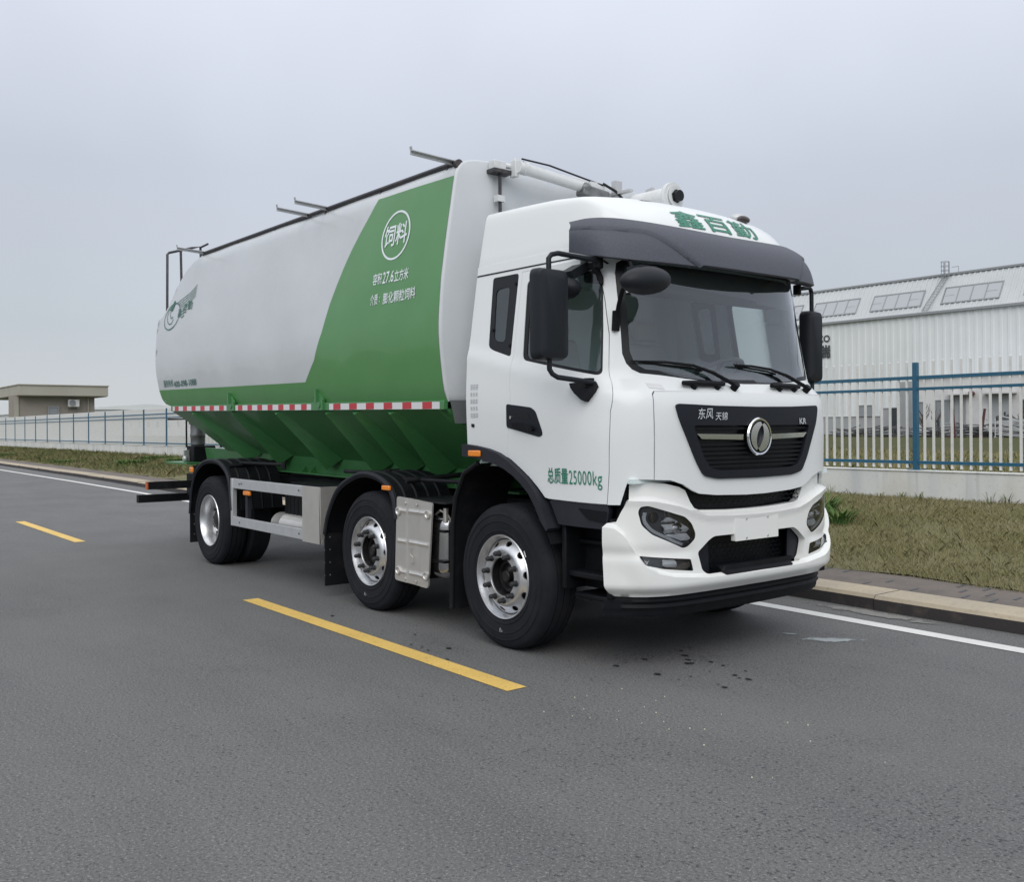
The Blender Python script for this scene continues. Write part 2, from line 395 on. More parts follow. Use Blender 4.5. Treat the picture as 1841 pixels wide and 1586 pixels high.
# ================================================================== THE SETTING
def asphalt_mat():
    m = bpy.data.materials.new('asphalt'); m.use_nodes = True; t = m.node_tree; b = t.nodes['Principled BSDF']; n = t.nodes.new; l = t.links.new
    co = n('ShaderNodeTexCoord')
    def noise(sc, de, ro=.6, off=(0, 0, 0), scale=(1, 1, 1)):
        mp = n('ShaderNodeMapping'); mp.inputs['Location'].default_value = off; mp.inputs['Scale'].default_value = scale; l(co.outputs['Object'], mp.inputs[0])
        x = n('ShaderNodeTexNoise'); x.inputs['Scale'].default_value = sc; x.inputs['Detail'].default_value = de; x.inputs['Roughness'].default_value = ro; l(mp.outputs[0], x.inputs['Vector']); return x.outputs['Fac']
    def rng(v, a, b_, c=0, d=1):
        x = n('ShaderNodeMapRange'); x.inputs['From Min'].default_value = a; x.inputs['From Max'].default_value = b_; x.inputs['To Min'].default_value = c; x.inputs['To Max'].default_value = d; l(v, x.inputs['Value']); return x.outputs[0]
    def mul(a, b_):
        x = n('ShaderNodeMath'); x.operation = 'MULTIPLY'; l(a, x.inputs[0])
        if isinstance(b_, (int, float)): x.inputs[1].default_value = b_
        else: l(b_, x.inputs[1])
        return x.outputs[0]
    def mix(f, a, b_):
        x = n('ShaderNodeMix'); x.data_type = 'RGBA'; l(f, x.inputs['Factor'])
        for k, v in (('A', a), ('B', b_)):
            if isinstance(v, tuple): x.inputs[k].default_value = (*v, 1)
            else: l(v, x.inputs[k])
        return x.outputs['Result']
    c = mix(rng(noise(.16, 4), .35, .65), (.124, .126, .125), (.142, .143, .141))
    c = mix(rng(noise(.9, 5, .65, (3, 1, 0), (.5, 1.6, 1)), .42, .7), c, (.112, .114, .115))            # lengthways traffic film
    c = mix(rng(noise(75, 5, .85), .53, .62), c, (.29, .29, .285))                                     # pale chippings
    c = mix(rng(noise(60, 5, .85, (5, 5, 0)), .52, .62), c, (.046, .046, .048))                           # dark pits
    wob = n('ShaderNodeTexNoise'); wob.inputs['Scale'].default_value = 1.6; wob.inputs['Detail'].default_value = 4; l(co.outputs['Object'], wob.inputs['Vector'])
    ws_ = n('ShaderNodeVectorMath'); ws_.operation = 'MULTIPLY_ADD'; l(wob.outputs['Color'], ws_.inputs[0]); ws_.inputs[1].default_value = (1.5, 1.5, 0); l(co.outputs['Object'], ws_.inputs[2])
    def spot(x, y, rad, ang, rx, ry, lvl):                # a worn or damp place on the road, its rim ragged
        mp = n('ShaderNodeMapping'); mp.vector_type = 'TEXTURE'; mp.inputs['Location'].default_value = (x + .75, y + .75, 0); mp.inputs['Rotation'].default_value = (0, 0, math.radians(ang)); mp.inputs['Scale'].default_value = (rx * rad, ry * rad, 1e6); l(ws_.outputs[0], mp.inputs[0])
        v = n('ShaderNodeVectorMath'); v.operation = 'LENGTH'; l(mp.outputs[0], v.inputs[0]); return rng(v.outputs['Value'], .15, 1.0, lvl, 0)
    tot = None
    for a_ in ((2.25, -2.05, 1, 52, .9, .4, .75), (2.75, -1.2, 1, 52, .5, .25, .8), (3.45, -1.95, 1, 52, 1.4, .75, .8), (-.75, -2.9, 1, 52, .6, .25, .7), (.9, -.6, 1, 40, .8, .35, .8), (1.25, .75, 1, 50, .75, .4, .9), (2.9, -3.0, 1, 50, .5, .3, .55), (-4.5, -2.8, 1, 20, 1.2, .4, .5), (3.9, -1.2, 1, 52, .8, .4, .9), (-.6, -1.55, 1, 10, .8, .2, .8)):
        s_ = spot(*a_)
        if tot is None: tot = s_
        else:
            q = n('ShaderNodeMath'); q.operation = 'MAXIMUM'; l(tot, q.inputs[0]); l(s_, q.inputs[1]); tot = q.outputs[0]
    broad = rng(noise(.5, 3, .5, (1.7, 8.3, 0)), .52, .75, 0, .6)
    q = n('ShaderNodeMath'); q.operation = 'MAXIMUM'; l(tot, q.inputs[0]); l(broad, q.inputs[1]); tot = q.outputs[0]
    for vs, dens_, off_ in ((38, .62, 0), (70, .55, 3)):                                              # loose dark flecks, thick in the patches and rare elsewhere
        mp = n('ShaderNodeMapping'); mp.inputs['Location'].default_value = (off_, off_, 0); mp.inputs['Scale'].default_value = (1, 1, 0); l(co.outputs['Object'], mp.inputs[0])
        wv = n('ShaderNodeTexNoise'); wv.inputs['Scale'].default_value = 60; wv.inputs['Detail'].default_value = 2; l(mp.outputs[0], wv.inputs['Vector'])
        wa = n('ShaderNodeVectorMath'); wa.operation = 'MULTIPLY_ADD'; l(wv.outputs['Color'], wa.inputs[0]); wa.inputs[1].default_value = (.03, .03, 0); l(mp.outputs[0], wa.inputs[2])
        vo = n('ShaderNodeTexVoronoi'); vo.inputs['Scale'].default_value = vs; l(wa.outputs[0], vo.inputs['Vector'])
        near = rng(vo.outputs['Distance'], .34, .22)
        sc2 = n('ShaderNodeSeparateColor'); l(vo.outputs['Color'], sc2.inputs[0])
        lim = n('ShaderNodeMath'); lim.operation = 'MULTIPLY_ADD'; l(tot, lim.inputs[0]); lim.inputs[1].default_value = dens_; lim.inputs[2].default_value = .012
        les = n('ShaderNodeMath'); les.operation = 'LESS_THAN'; l(sc2.outputs[0], les.inputs[0]); l(lim.outputs[0], les.inputs[1])
        c = mix(mul(mul(near, les.outputs[0]), .8), c, (.036, .036, .044))
    c = mix(mul(tot, .10), c, (.07, .068, .08))
    c = mix(mul(rng(noise(.45, 4, .6, (11, 3, 0), (.25, 1.6, 1)), .55, .75), .35), c, (.165, .165, .16))  # pale dusty wheel tracks
    l(c, b.inputs['Base Color'])
    l(rng(noise(.7, 4), .3, .7, .68, .86), b.inputs['Roughness']); b.inputs['Specular IOR Level'].default_value = .35
    u = n('ShaderNodeBump'); u.inputs['Strength'].default_value = .55; u.inputs['Distance'].default_value = .006; l(noise(170, 4, .75), u.inputs['Height'])
    u2 = n('ShaderNodeBump'); u2.inputs['Strength'].default_value = .3; u2.inputs['Distance'].default_value = .02; l(noise(2.2, 4), u2.inputs['Height']); l(u.outputs[0], u2.inputs['Normal'])
    l(u2.outputs[0], b.inputs['Normal']); return m
def worn_paint(name, col, thr=.36):   # road paint with the asphalt showing through where it has worn off
    m = mat(name, col, .65, noise=[(3, tuple(c * .88 for c in col), .4, .7, 5), (55, tuple(c * .72 for c in col), .56, .75, 4)], bump=[(150, .3, .004, 3)])
    t = m.node_tree; b = t.nodes['Principled BSDF']; n = t.nodes.new('ShaderNodeTexNoise'); n.inputs['Scale'].default_value = 42; n.inputs['Detail'].default_value = 6; n.inputs['Roughness'].default_value = .75
    co = t.nodes.new('ShaderNodeTexCoord'); t.links.new(co.outputs['Object'], n.inputs['Vector'])
    r_ = t.nodes.new('ShaderNodeMapRange'); r_.inputs['From Min'].default_value = thr - .03; r_.inputs['From Max'].default_value = thr + .02; t.links.new(n.outputs['Fac'], r_.inputs['Value']); t.links.new(r_.outputs[0], b.inputs['Alpha'])
    return m
def blades_mat(name, cols, scale=.7):
    m = bpy.data.materials.new(name); m.use_nodes = True; t = m.node_tree; b = t.nodes['Principled BSDF']; n = t.nodes.new; l = t.links.new
    g = n('ShaderNodeNewGeometry'); no = n('ShaderNodeTexNoise'); no.inputs['Scale'].default_value = scale; no.inputs['Detail'].default_value = 4; l(g.outputs['Position'], no.inputs['Vector'])
    a = n('ShaderNodeMath'); a.operation = 'MULTIPLY_ADD'; l(g.outputs['Random Per Island'], a.inputs[0]); a.inputs[1].default_value = .62
    mr_ = n('ShaderNodeMapRange'); mr_.inputs['From Min'].default_value = .33; mr_.inputs['From Max'].default_value = .67; mr_.inputs['To Max'].default_value = .42; l(no.outputs['Fac'], mr_.inputs['Value']); l(mr_.outputs[0], a.inputs[2])
    r_ = n('ShaderNodeValToRGB'); e = r_.color_ramp.elements
    e[0].position = 0; e[0].color = (*cols[0], 1); e[1].position = 1; e[1].color = (*cols[-1], 1)
    for k, c in enumerate(cols[1:-1]): x = e.new((k + 1) / (len(cols) - 1)); x.color = (*c, 1)
    l(a.outputs[0], r_.inputs[0]); l(r_.outputs[0], b.inputs['Base Color']); b.inputs['Roughness'].default_value = .8; b.inputs['Specular IOR Level'].default_value = .1
    return m
E_ = dict(
    asphalt=asphalt_mat(),
    yellow=worn_paint('yellow road paint', (.74, .50, .135), .37), white=worn_paint('white road paint', (.70, .70, .68), .35),
    kerbtop=mat('kerb concrete', (.44, .375, .275), .8, noise=[(1.2, (.33, .29, .23), .4, .75, 5), (30, (.26, .22, .17), .52, .8, 6)], bump=[(60, .4, .004, 5)]),
    kerbface=mat('kerb grime and shade', (.035, .031, .032), .8, noise=[(6, (.085, .07, .06), .55, .8, 6)], bump=[(40, .5, .006, 5)]),  # front face: grime, with its shade also put into the colour
    soil=mat('soil', (.19, .175, .11), 1.0, spec=.05, noise=[(.6, (.155, .155, .085), .35, .65, 5), (12, (.15, .125, .085), .5, .75, 6)], bump=[(14, .6, .03, 6)]),
    field=mat('dry field', (.088, .088, .044), 1.0, spec=.05, noise=[(.25, (.066, .078, .036), .35, .65, 5), (1.5, (.115, .104, .062), .45, .75, 6)], bump=[(6, .6, .05, 5)]),
    wall=None,
    blue=mat('blue fence paint', (.018, .105, .185), .4, coat=.2, noise=(10, (.03, .12, .19), .45, .8, 5)),
    picket=mat('white fence paint', (.68, .69, .67), .45, noise=(9, (.58, .58, .55), .5, .8, 5)),
    clad=mat('white cladding', (.74, .765, .77), .5, noise=(.22, (.68, .71, .71), .35, .7, 4)),
    roofclad=mat('grey roof sheeting', (.55, .575, .59), .5, noise=(.3, (.49, .515, .53), .35, .7, 5)),
    trim=mat('dull grey trim', (.29, .305, .32), .5), render=mat('pale render', (.68, .675, .675), .8, noise=(.5, (.49, .48, .475), .4, .75, 5)),
    plinth=mat('grey render', (.38, .39, .40), .8, noise=(.5, (.33, .34, .35), .4, .7, 5)),
    pane=mat('window pane', (.27, .29, .31), .12, spec=.6), rpane=mat('roof light pane', (.42, .44, .47), .3), dark=mat('dark opening', (.045, .05, .055), .5),
    beige=mat('beige render', (.30, .275, .235), .85, noise=[(.35, (.265, .24, .205), .4, .7, 5), (5, (.32, .295, .25), .5, .8, 5)]),
    beige2=mat('beige fascia', (.40, .385, .325), .8, noise=(.4, (.365, .35, .295), .4, .7, 5)),
    acw=mat('unit casing', (.62, .62, .61), .5), steel=mat('scrap steel', (.15, .155, .165), .6, .2, noise=(1.2, (.055, .05, .05), .40, .62, 5)),
    tarp=mat('black tarpaulin', (.02, .021, .024), .5, bump=[(4, .5, .1, 4)]), rust=mat('red oxide post', (.10, .035, .04), .7), bark=mat('bark', (.09, .07, .06), .9),
    grass=blades_mat('dry grass', [(.15, .165, .062), (.195, .195, .082), (.25, .232, .115), (.31, .28, .16), (.39, .355, .235)]),
    greengrass=blades_mat('green grass', [(.06, .11, .034), (.10, .14, .048), (.16, .165, .072), (.23, .20, .11), (.31, .265, .165)], .5),
    leaf=blades_mat('plant leaves', [(.035, .085, .024), (.065, .135, .038), (.11, .18, .055), (.17, .21, .08)], 3),
)
def wall_mat():
    m = mat('weathered whitewash', (.68, .69, .67), .85); t = m.node_tree; b = t.nodes['Principled BSDF']; n = t.nodes.new; l = t.links.new
    co = n('ShaderNodeTexCoord'); prev = (.68, .69, .67)
    for (sx, sz, sc, c2, lo, hi) in ((1, .12, 2.2, (.54, .56, .565), .45, .72), (1, .05, 6, (.40, .405, .40), .58, .78), (1, 1, 1.3, (.60, .58, .52), .5, .8), (1, 1, 20, (.46, .45, .42), .58, .85)):
        mp = n('ShaderNodeMapping'); mp.inputs['Scale'].default_value = (sx, sx, sz); l(co.outputs['Object'], mp.inputs[0])
        x = n('ShaderNodeTexNoise'); x.inputs['Scale'].default_value = sc; x.inputs['Detail'].default_value = 5; l(mp.outputs[0], x.inputs['Vector'])
        r_ = n('ShaderNodeMapRange'); r_.inputs['From Min'].default_value = lo; r_.inputs['From Max'].default_value = hi; l(x.outputs['Fac'], r_.inputs['Value'])
        q = n('ShaderNodeMix'); q.data_type = 'RGBA'; l(r_.outputs[0], q.inputs['Factor'])
        if isinstance(prev, tuple): q.inputs['A'].default_value = (*prev, 1)
        else: l(prev, q.inputs['A'])
        q.inputs['B'].default_value = (*c2, 1); prev = q.outputs['Result']
    l(prev, b.inputs['Base Color']); return m
E_['wall'] = wall_mat()

YWT = [(-400, 2.6), (-60, 2.52), (-38.6, 2.42), (-26.6, 2.33), (-19.3, 2.20), (-10, 1.88), (0, 1.585), (2.4, 1.51), (60, .2)]
def yw(x): return interp(YWT, x)                       # middle of the white edge line
def yk(x): return yw(x) + .53 + .011 * max(0, -x)      # front face of the kerb
KW, KZ = .42, .13
def yp(x): return yk(x) + KW + .75                     # back of the paver strip
YF = 9.525
def gz(x, y):                                          # height of the grass bank
    t = (y - yp(x)) / (YF - .15 - yp(x)); t = min(1, max(0, t))
    return KZ - .015 + (.385 - KZ + .015) * (t ** .8) + .035 * math.sin(x * .9 + 2 * math.sin(y * .7)) * t * (1 - t) * 2
def strip(name, xs, fa, fb, za, zb_, m, n=1, kind='structure', mb=None):
    mb = mb or MB(); V = []; F = []
    for x in xs:
        for k in range(n + 1):
            y = lerp(fa(x), fb(x), k / n); V.append((x, y, (za(x, y) if callable(za) else lerp(za, zb_, k / n))))
    for i in range(len(xs) - 1):
        for k in range(n): F.append((i * (n + 1) + k, (i + 1) * (n + 1) + k, (i + 1) * (n + 1) + k + 1, i * (n + 1) + k + 1))
    mb.add(V, F); o = mb.build(name, m, smooth=60); tag(o, kind=kind); return o
def frange(a, b, s): return [a + (b - a) * i / max(1, round((b - a) / s)) for i in range(max(1, round((b - a) / s)) + 1)]
g_ = MB(); g_.add([(-4000, -4000, -.08), (4000, -4000, -.08), (4000, 4000, -.08), (-4000, 4000, -.08)], [(0, 1, 2, 3)]); tag(g_.build('ground', E_['field']), kind='structure')
g_ = MB(); g_.add([(-4000, YF + .1, .385), (4000, YF + .1, .385), (4000, 4000, .385), (-4000, 4000, .385)], [(0, 1, 2, 3)]); tag(g_.build('field', E_['field']), kind='structure')
XS = frange(-400, -60, 20) + frange(-60, 60, 1)[1:]
strip('road', XS, lambda x: -9.5, lambda x: yk(x) + .02, 0, 0, E_['asphalt'])
strip('edge_line', [x for x in XS if x > -300], lambda x: yw(x) - .075, lambda x: yw(x) + .075, .004, .004, E_['white'])
mb = MB()
for k in range(-8, 4):
    x1 = .907 + 10 * k
    mb.add([(x1 - 4, -1.88, .004), (x1, -1.88, .004), (x1, -1.73, .004), (x1 - 4, -1.73, .004)], [(0, 1, 2, 3)])
tag(mb.build('centre_line', E_['yellow']), kind='structure')
# kerb stones, each about two metres, with open joints
mb = MB(); x = -120.0
while x < 40:
    a, b = x + .006, x + 1.944
    A0, A1, B0, B1 = yk(a), yk(a) + KW, yk(b), yk(b) + KW
    dz = random.uniform(-.006, .006); dy = random.uniform(-.012, .012)
    V = [(a, A0 + dy, -.02), (b, B0 + dy, -.02), (b, B0 + dy + .012, KZ - .03 + dz), (a, A0 + dy + .012, KZ - .03 + dz), (a, A0 + dy + .035, KZ + dz), (b, B0 + dy + .035, KZ + dz), (b, B1, KZ + dz), (a, A1, KZ + dz), (a, A1, -.02), (b, B1, -.02)]
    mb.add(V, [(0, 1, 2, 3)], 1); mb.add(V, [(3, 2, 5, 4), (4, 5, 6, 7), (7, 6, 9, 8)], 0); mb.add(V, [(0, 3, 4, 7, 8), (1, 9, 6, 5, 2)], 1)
    x += 1.95
tag(mb.build('kerb', [E_['kerbtop'], E_['kerbface']], smooth=0), kind='structure')
def paver_mat():
    m = mat('pavers', (.15, .125, .11), .9, noise=[(3, (.10, .09, .08), .4, .7, 5), (30, (.2, .17, .15), .55, .8, 5)], bump=[(30, .4, .006, 5)]); return m
PAV = paver_mat()
strip('paver_strip', frange(-120, 40, 1), lambda x: yk(x) + KW - .02, lambda x: yp(x) + .3, lambda x, y: KZ - .012 - .02 * max(0, (y - yp(x)) / .3), 0, PAV, n=3)
mb = MB()   # open slots between the pavers
for i in range(-40, 30):
    for j in range(3):
        if random.random() < .35: continue
        x0 = i * .235 + j * .09; y0 = yk(x0) + KW + .08 + j * .24; k_ = random.uniform(.8, 1.1)
        z = KZ - .0085
        mb.add([(x0, y0, z), (x0 + .028, y0, z), (x0 + .028 - .02, y0 + .17 * k_, z), (x0 - .02, y0 + .17 * k_, z)], [(0, 1, 2, 3)])
tag(mb.build('paver_joint', E_['dark']), kind='structure')
strip('verge', [x for x in frange(-300, -60, 10) + frange(-60, 40, .5)[1:]], lambda x: yp(x) + .02 + .08 * math.sin(x * 2.1) + .05 * math.sin(x * 5.3), lambda x: YF + .05, gz, 0, E_['soil'], n=14)

def blades(name, m, pts, h, w, lean, cluster=None):
    """many thin leaf blades: pts n x 3, h/w n heights and widths"""
    n = len(pts); a = RNG.uniform(0, 2 * np.pi, n); d = RNG.uniform(0, 2 * np.pi, n); ln = lean * RNG.uniform(.1, 1.0, n)
    side = np.stack([np.cos(a), np.sin(a), np.zeros(n)], 1) * w[:, None] * .5
    top = pts + np.stack([np.cos(d) * ln * h, np.sin(d) * ln * h, h], 1)
    midp = pts + np.stack([np.cos(d) * ln * h * .35, np.sin(d) * ln * h * .35, h * .6], 1)
    V = np.stack([pts - side, pts + side, midp + side * .8, top, midp - side * .8], 1).reshape(-1, 3)
    me = bpy.data.meshes.new(name); me.vertices.add(len(V)); me.vertices.foreach_set('co', V.astype(np.float32).ravel())
    me.loops.add(n * 5); me.loops.foreach_set('vertex_index', np.arange(n * 5, dtype=np.int32))
    me.polygons.add(n); me.polygons.foreach_set('loop_start', np.arange(0, n * 5, 5, dtype=np.int32))
    me.update(calc_edges=True); me.materials.append(m)
    o = bpy.data.objects.new(name, me); COL.objects.link(o); return o
def scatter(n, x0, x1, ya, yb, patchy=0.0, seed=0):
    X = RNG.uniform(x0, x1, n); T = RNG.uniform(0, 1, n)
    Y = np.array([lerp(ya(x) if callable(ya) else ya, yb, t) for x, t in zip(X, T)])
    f = np.sin(X * 1.7 + seed) * np.sin(Y * 2.3 + seed * 2) + .7 * np.sin(X * 4.1 + Y * 3.3) + .4 * np.sin(X * 9 + 1) * np.sin(Y * 8)
    k = RNG.uniform(-2, 2, n) < f + 2 * (1 - patchy) - .2
    return X[k], Y[k]
ge = lambda x: yp(x) + .05 * math.sin(x * 3.1) - .02
X, Y = scatter(210000, -6.5, 3.5, ge, YF - .13, .25); Z = np.array([gz(x, y) for x, y in zip(X, Y)])
h = RNG.gamma(4, .0075, len(X)) + .010; k_ = RNG.uniform(0, 1, len(X)) < .003; h = np.where(k_, h + RNG.uniform(.03, .10, len(X)), h)
b1 = blades('grass', E_['grass'], np.stack([X, Y, Z - .004], 1), h, np.where(k_, .003, RNG.uniform(.0025, .0055, len(X))), 1.2); tag(b1, 'short dry olive grass on the bank in front of the low wall', 'grass', kind='stuff')
X, Y = scatter(120000, -95, -24, lambda x: ge(x) + .1, YF - .13, .45, 3); Z = np.array([gz(x, y) for x, y in zip(X, Y)])
h = RNG.gamma(3, .024, len(X)) + .02
b2 = blades('grass', E_['greengrass'], np.stack([X, Y, Z - .01], 1), h, RNG.uniform(.010, .024, len(X)), 1.3); tag(b2, 'longer green and straw grass along the verge behind the lorry', 'grass', kind='stuff')
X, Y = scatter(50000, -26, 2, YF + .2, 34, .3, 5)
h = RNG.gamma(3, .03, len(X)) + .02
b3 = blades('grass', E_['grass'], np.stack([X, Y, np.full(len(X), .38)], 1), h, RNG.uniform(.012, .03, len(X)), 1.0); tag(b3, 'dry rough grass of the field behind the fence', 'grass', kind='stuff')

# ------------------------------------------------------------------ wall and fence
PX, PS = -2.852, 3.333
mb = MB(); mb.box((-83, YF - .12, 0), (10, YF + .12, .815)); mb.box((-83, YF - .135, .815), (10, YF + .135, .838))
w_ = mb.build('low_wall', E_['wall'], bevel=.006); tag(w_, 'low stained whitewashed wall under the blue and white railings', 'wall')
fence = empty('fence', (PX, YF, .838)); tag(fence, 'blue railing fence with white pickets standing on the low wall', 'fence')
def fb(mb, name, m, **k): return mb.build(name, m, fence, origin=(PX, YF, .838), **k)
def fix(o): o.location = (0, 0, 0); return o
for i in range(-3, 25):
    x = PX - PS * i
    mb = MB(); mb.box((x - .038, YF - .038, .84), (x + .038, YF + .038, 2.597)); mb.box((x - .1, YF - .09, .838), (x + .1, YF + .09, .852)); fix(fb(mb, 'post', E_['blue']))
for z, t in ((2.3485, .055), (2.1645, .045), (.964, .05)):
    mb = MB()
    for i in range(-3, 24):
        x1 = PX - PS * i - .038; mb.box((x1 - PS + .076, YF - .022, z - t / 2), (x1, YF + .022, z + t / 2))
    fix(fb(mb, 'rail', E_['blue']))
pk = [PX - PS * i - PS * j / 22 for i in range(-3, 24) for j in range(1, 22)]
seen = [x for x in pk if -5.2 < x < -.6] + sorted([x for x in pk if -60 < x < -36.5], reverse=True)
single = set(seen[:100]); mbs = MB()
for x in pk:
    if x in single:
        mb = MB()
    else: mb = mbs
    mb.box((x - .016, YF - .016, .87), (x + .016, YF + .016, 2.615)); mb.add([(x - .016, YF - .016, 2.615), (x + .016, YF - .016, 2.615), (x + .016, YF + .016, 2.615), (x - .016, YF + .016, 2.615), (x, YF, 2.628)], [(0, 1, 4), (1, 2, 4), (2, 3, 4), (3, 0, 4)])
    if x in single: fix(fb(mb, 'picket', E_['picket'], smooth=0))
tag(fix(fb(mbs, 'picket', E_['picket'], smooth=0)), kind='stuff')

# ------------------------------------------------------------------ warehouse beyond the field
wh = empty('warehouse', (-40, 100, .385)); tag(wh, 'large pale ribbed metal warehouse with steep glazed roof edge behind the fence', 'warehouse')
def wb(mb, name, m, parent=None, **k):
    o = mb.build(name, m, parent or wh, **k)
    if parent is None: o.location = (40, -100, -.385)
    return o
def ribbed(x0, x1, z0, z1, y0, y1, pitch, d):      # ribbed sheet between two edges (y0 at z0, y1 at z1)
    mb = MB(); prof = []; x = x0
    while x < x1:
        prof += [(x, 0), (x + pitch * .55, 0), (x + pitch * .62, d), (x + pitch * .93, d)]; x += pitch
    V = []; F = []
    for px, pd in prof: V += [(px, y0 - pd, z0), (px, y1 - pd, z1)]
    F = [(2 * i, 2 * i + 2, 2 * i + 3, 2 * i + 1) for i in range(len(prof) - 1)]
    return mb.add(V, F)
WX0, WX1 = -73.05, 30
mb = ribbed(WX0, WX1, 2.6, 14.2, 100, 100, .9, .06); mb.box((WX0, 100.02, .3), (WX1, 140, 14.1)); wb(mb, 'wall', E_['clad'], smooth=0)
mb = MB(); mb.box((WX0 - .02, 99.9, .3), (WX1, 100.01, 2.52)); wb(mb, 'plinth', E_['plinth'])
mb = MB(); mb.box((WX0 - .03, 99.85, 2.52), (WX1, 100, 2.62)); mb.box((WX0 - .1, 99.6, 14.15), (WX1, 100.1, 14.42)); wb(mb, 'gutter', E_['trim'])
mb = ribbed(WX0 + .3, WX1, 14.42, 18.75, 99.95, 102.6, .62, .10); mb.box((WX0 + .3, 102.7, 14.1), (WX1, 140, 18.6)); ro = wb(mb, 'roof', E_['roofclad'], smooth=0)
mb = MB(); mb.box((WX0 + .1, 102.35, 18.72), (WX1, 103, 18.95)); wb(mb, 'ridge_trim', E_['trim'])
def rf(x, t): return (x, lerp(99.95, 102.6, t), lerp(14.42, 18.75, t))
for (xa, xb, n) in ((-73.0, -69.4, 3), (-67.4, -61.2, 4), (-59.2, -52.9, 4), (-50.3, -43.9, 4), (-41.2, -34.8, 4), (-32, -25.6, 4)):
    mb = MB(); t0, t1 = .20, .60
    def q(x, t, o): p = rf(x, t); return (p[0], p[1] - o * .85, p[2] + o * .52)
    for a, b, ta, tb in ((xa - .1, xb + .1, t0 - .03, t0), (xa - .1, xb + .1, t1, t1 + .03), (xa - .1, xa, t0, t1), (xb, xb + .1, t0, t1)) + tuple((lerp(xa, xb, k / n) - .05, lerp(xa, xb, k / n) + .05, t0, t1) for k in range(1, n)):
        mb.hexa([q(a, ta, 0), q(b, ta, 0), q(b, ta, .16), q(a, ta, .16), q(a, tb, 0), q(b, tb, 0), q(b, tb, .16), q(a, tb, .16)])
    rw = wb(mb, 'roof_window', E_['trim'])
    for k in range(n):
        a, b = lerp(xa, xb, k / n), lerp(xa, xb, (k + 1) / n); mb = MB()
        o_ = .11; mb.add([q(a + .05, t0, o_), q(b - .05, t0, o_), q(b - .05, t1, o_), q(a + .05, t1, o_)], [(0, 1, 2, 3)])
        if k in (0, n - 1): mb.add([q(a + .05, .39, o_ + .03), q(b - .4, .39, o_ + .03), q(b - .4, .405, o_ + .03), q(a + .05, .405, o_ + .03)], [(0, 1, 2, 3)])
        mb.build('pane', E_['rpane'], rw)
mb = MB()
for s in (-.32, .32):
    mb.bar((-51.2 + s - .8, 99.7, 14.6), (-50.7 + s, 102.3, 18.7), .07, .07); mb.bar((-50.7 + s, 102.3, 18.7), (-50.7 + s, 102.3, 20.2), .07, .07)
for k in range(14): t = k / 13; c = Vector((-52.0, 99.7, 14.6)).lerp(Vector((-50.7, 102.3, 18.7)), t); mb.bar(c - Vector((.32, 0, 0)), c + Vector((.32, 0, 0)), .05, .05)
for z in (18.7, 19.2, 19.7, 20.2):
    mb.lathe([(.42, 0), (.46, 0), (.46, .05), (.42, .05), (.42, 0)], (-50.7, 101.95, z), 'Z', 14)
for a in range(0, 360, 60): mb.bar((-50.7 + .44 * math.cos(R(a)), 101.95 + .44 * math.sin(R(a)), 18.4), (-50.7 + .44 * math.cos(R(a)), 101.95 + .44 * math.sin(R(a)), 20.25), .05, .05)
mb.bar((-50.2, 102.5, 18.9), (-49.4, 102.5, 18.9), .05, .05); mb.bar((-50.2, 102.5, 19.6), (-49.4, 102.5, 19.6), .05, .05); mb.bar((-49.4, 102.5, 18.9), (-49.4, 102.5, 19.6), .05, .05)
wb(mb, 'roof_ladder', E_['trim'])
def wl(u, v, o=0): return (u, 99.9 - o, v)
for s, a, b, c, d in (('CIE', -72.4, -68.9, 12.05, 13.1), ('CO', -66.2, -64.45, 11.95, 12.85), ('正', -72.45, -70.75, 9.95, 11.55), ('瑞', -66.2, -64.4, 9.95, 11.65)):
    mb = MB(); text(mb, s, wl, a, b, c, d, bold=.03, off=.02); wb(mb, 'lettering', E_['trim'] if s in ('CIE', '正') else E_['dark'], smooth=0)
def opening(xa, xb, za, zb_, y, m, name, root, org, bars=1):
    mb = MB()
    for a in ((xa - .1, xb + .1, za - .1, za), (xa - .1, xb + .1, zb_, zb_ + .1), (xa - .1, xa, za, zb_), (xb, xb + .1, za, zb_)): mb.box((a[0], y - .12, a[2]), (a[1], y, a[3]))
    for k in range(1, bars + 1):
        xx = lerp(xa, xb, k / (bars + 1)); mb.box((xx - .04, y - .1, za), (xx + .04, y, zb_))
    f = mb.build(name, E_['trim'], root); f.location = org
    mb = MB(); mb.box((xa + .003, y - .06, za + .003), (xb - .003, y - .004, zb_ - .003)); mb.build('pane', m, f); return f
worg = (40, -100, -.385)
opening(-60.5, -58.7, 2.7, 3.85, 99.88, E_['pane'], 'window', wh, worg); opening(-57.4, -56.5, .5, 3.45, 99.88, E_['plinth'], 'door', wh, worg, 0); opening(-56.35, -55.5, .5, 3.5, 99.88, E_['dark'], 'door', wh, worg, 0)
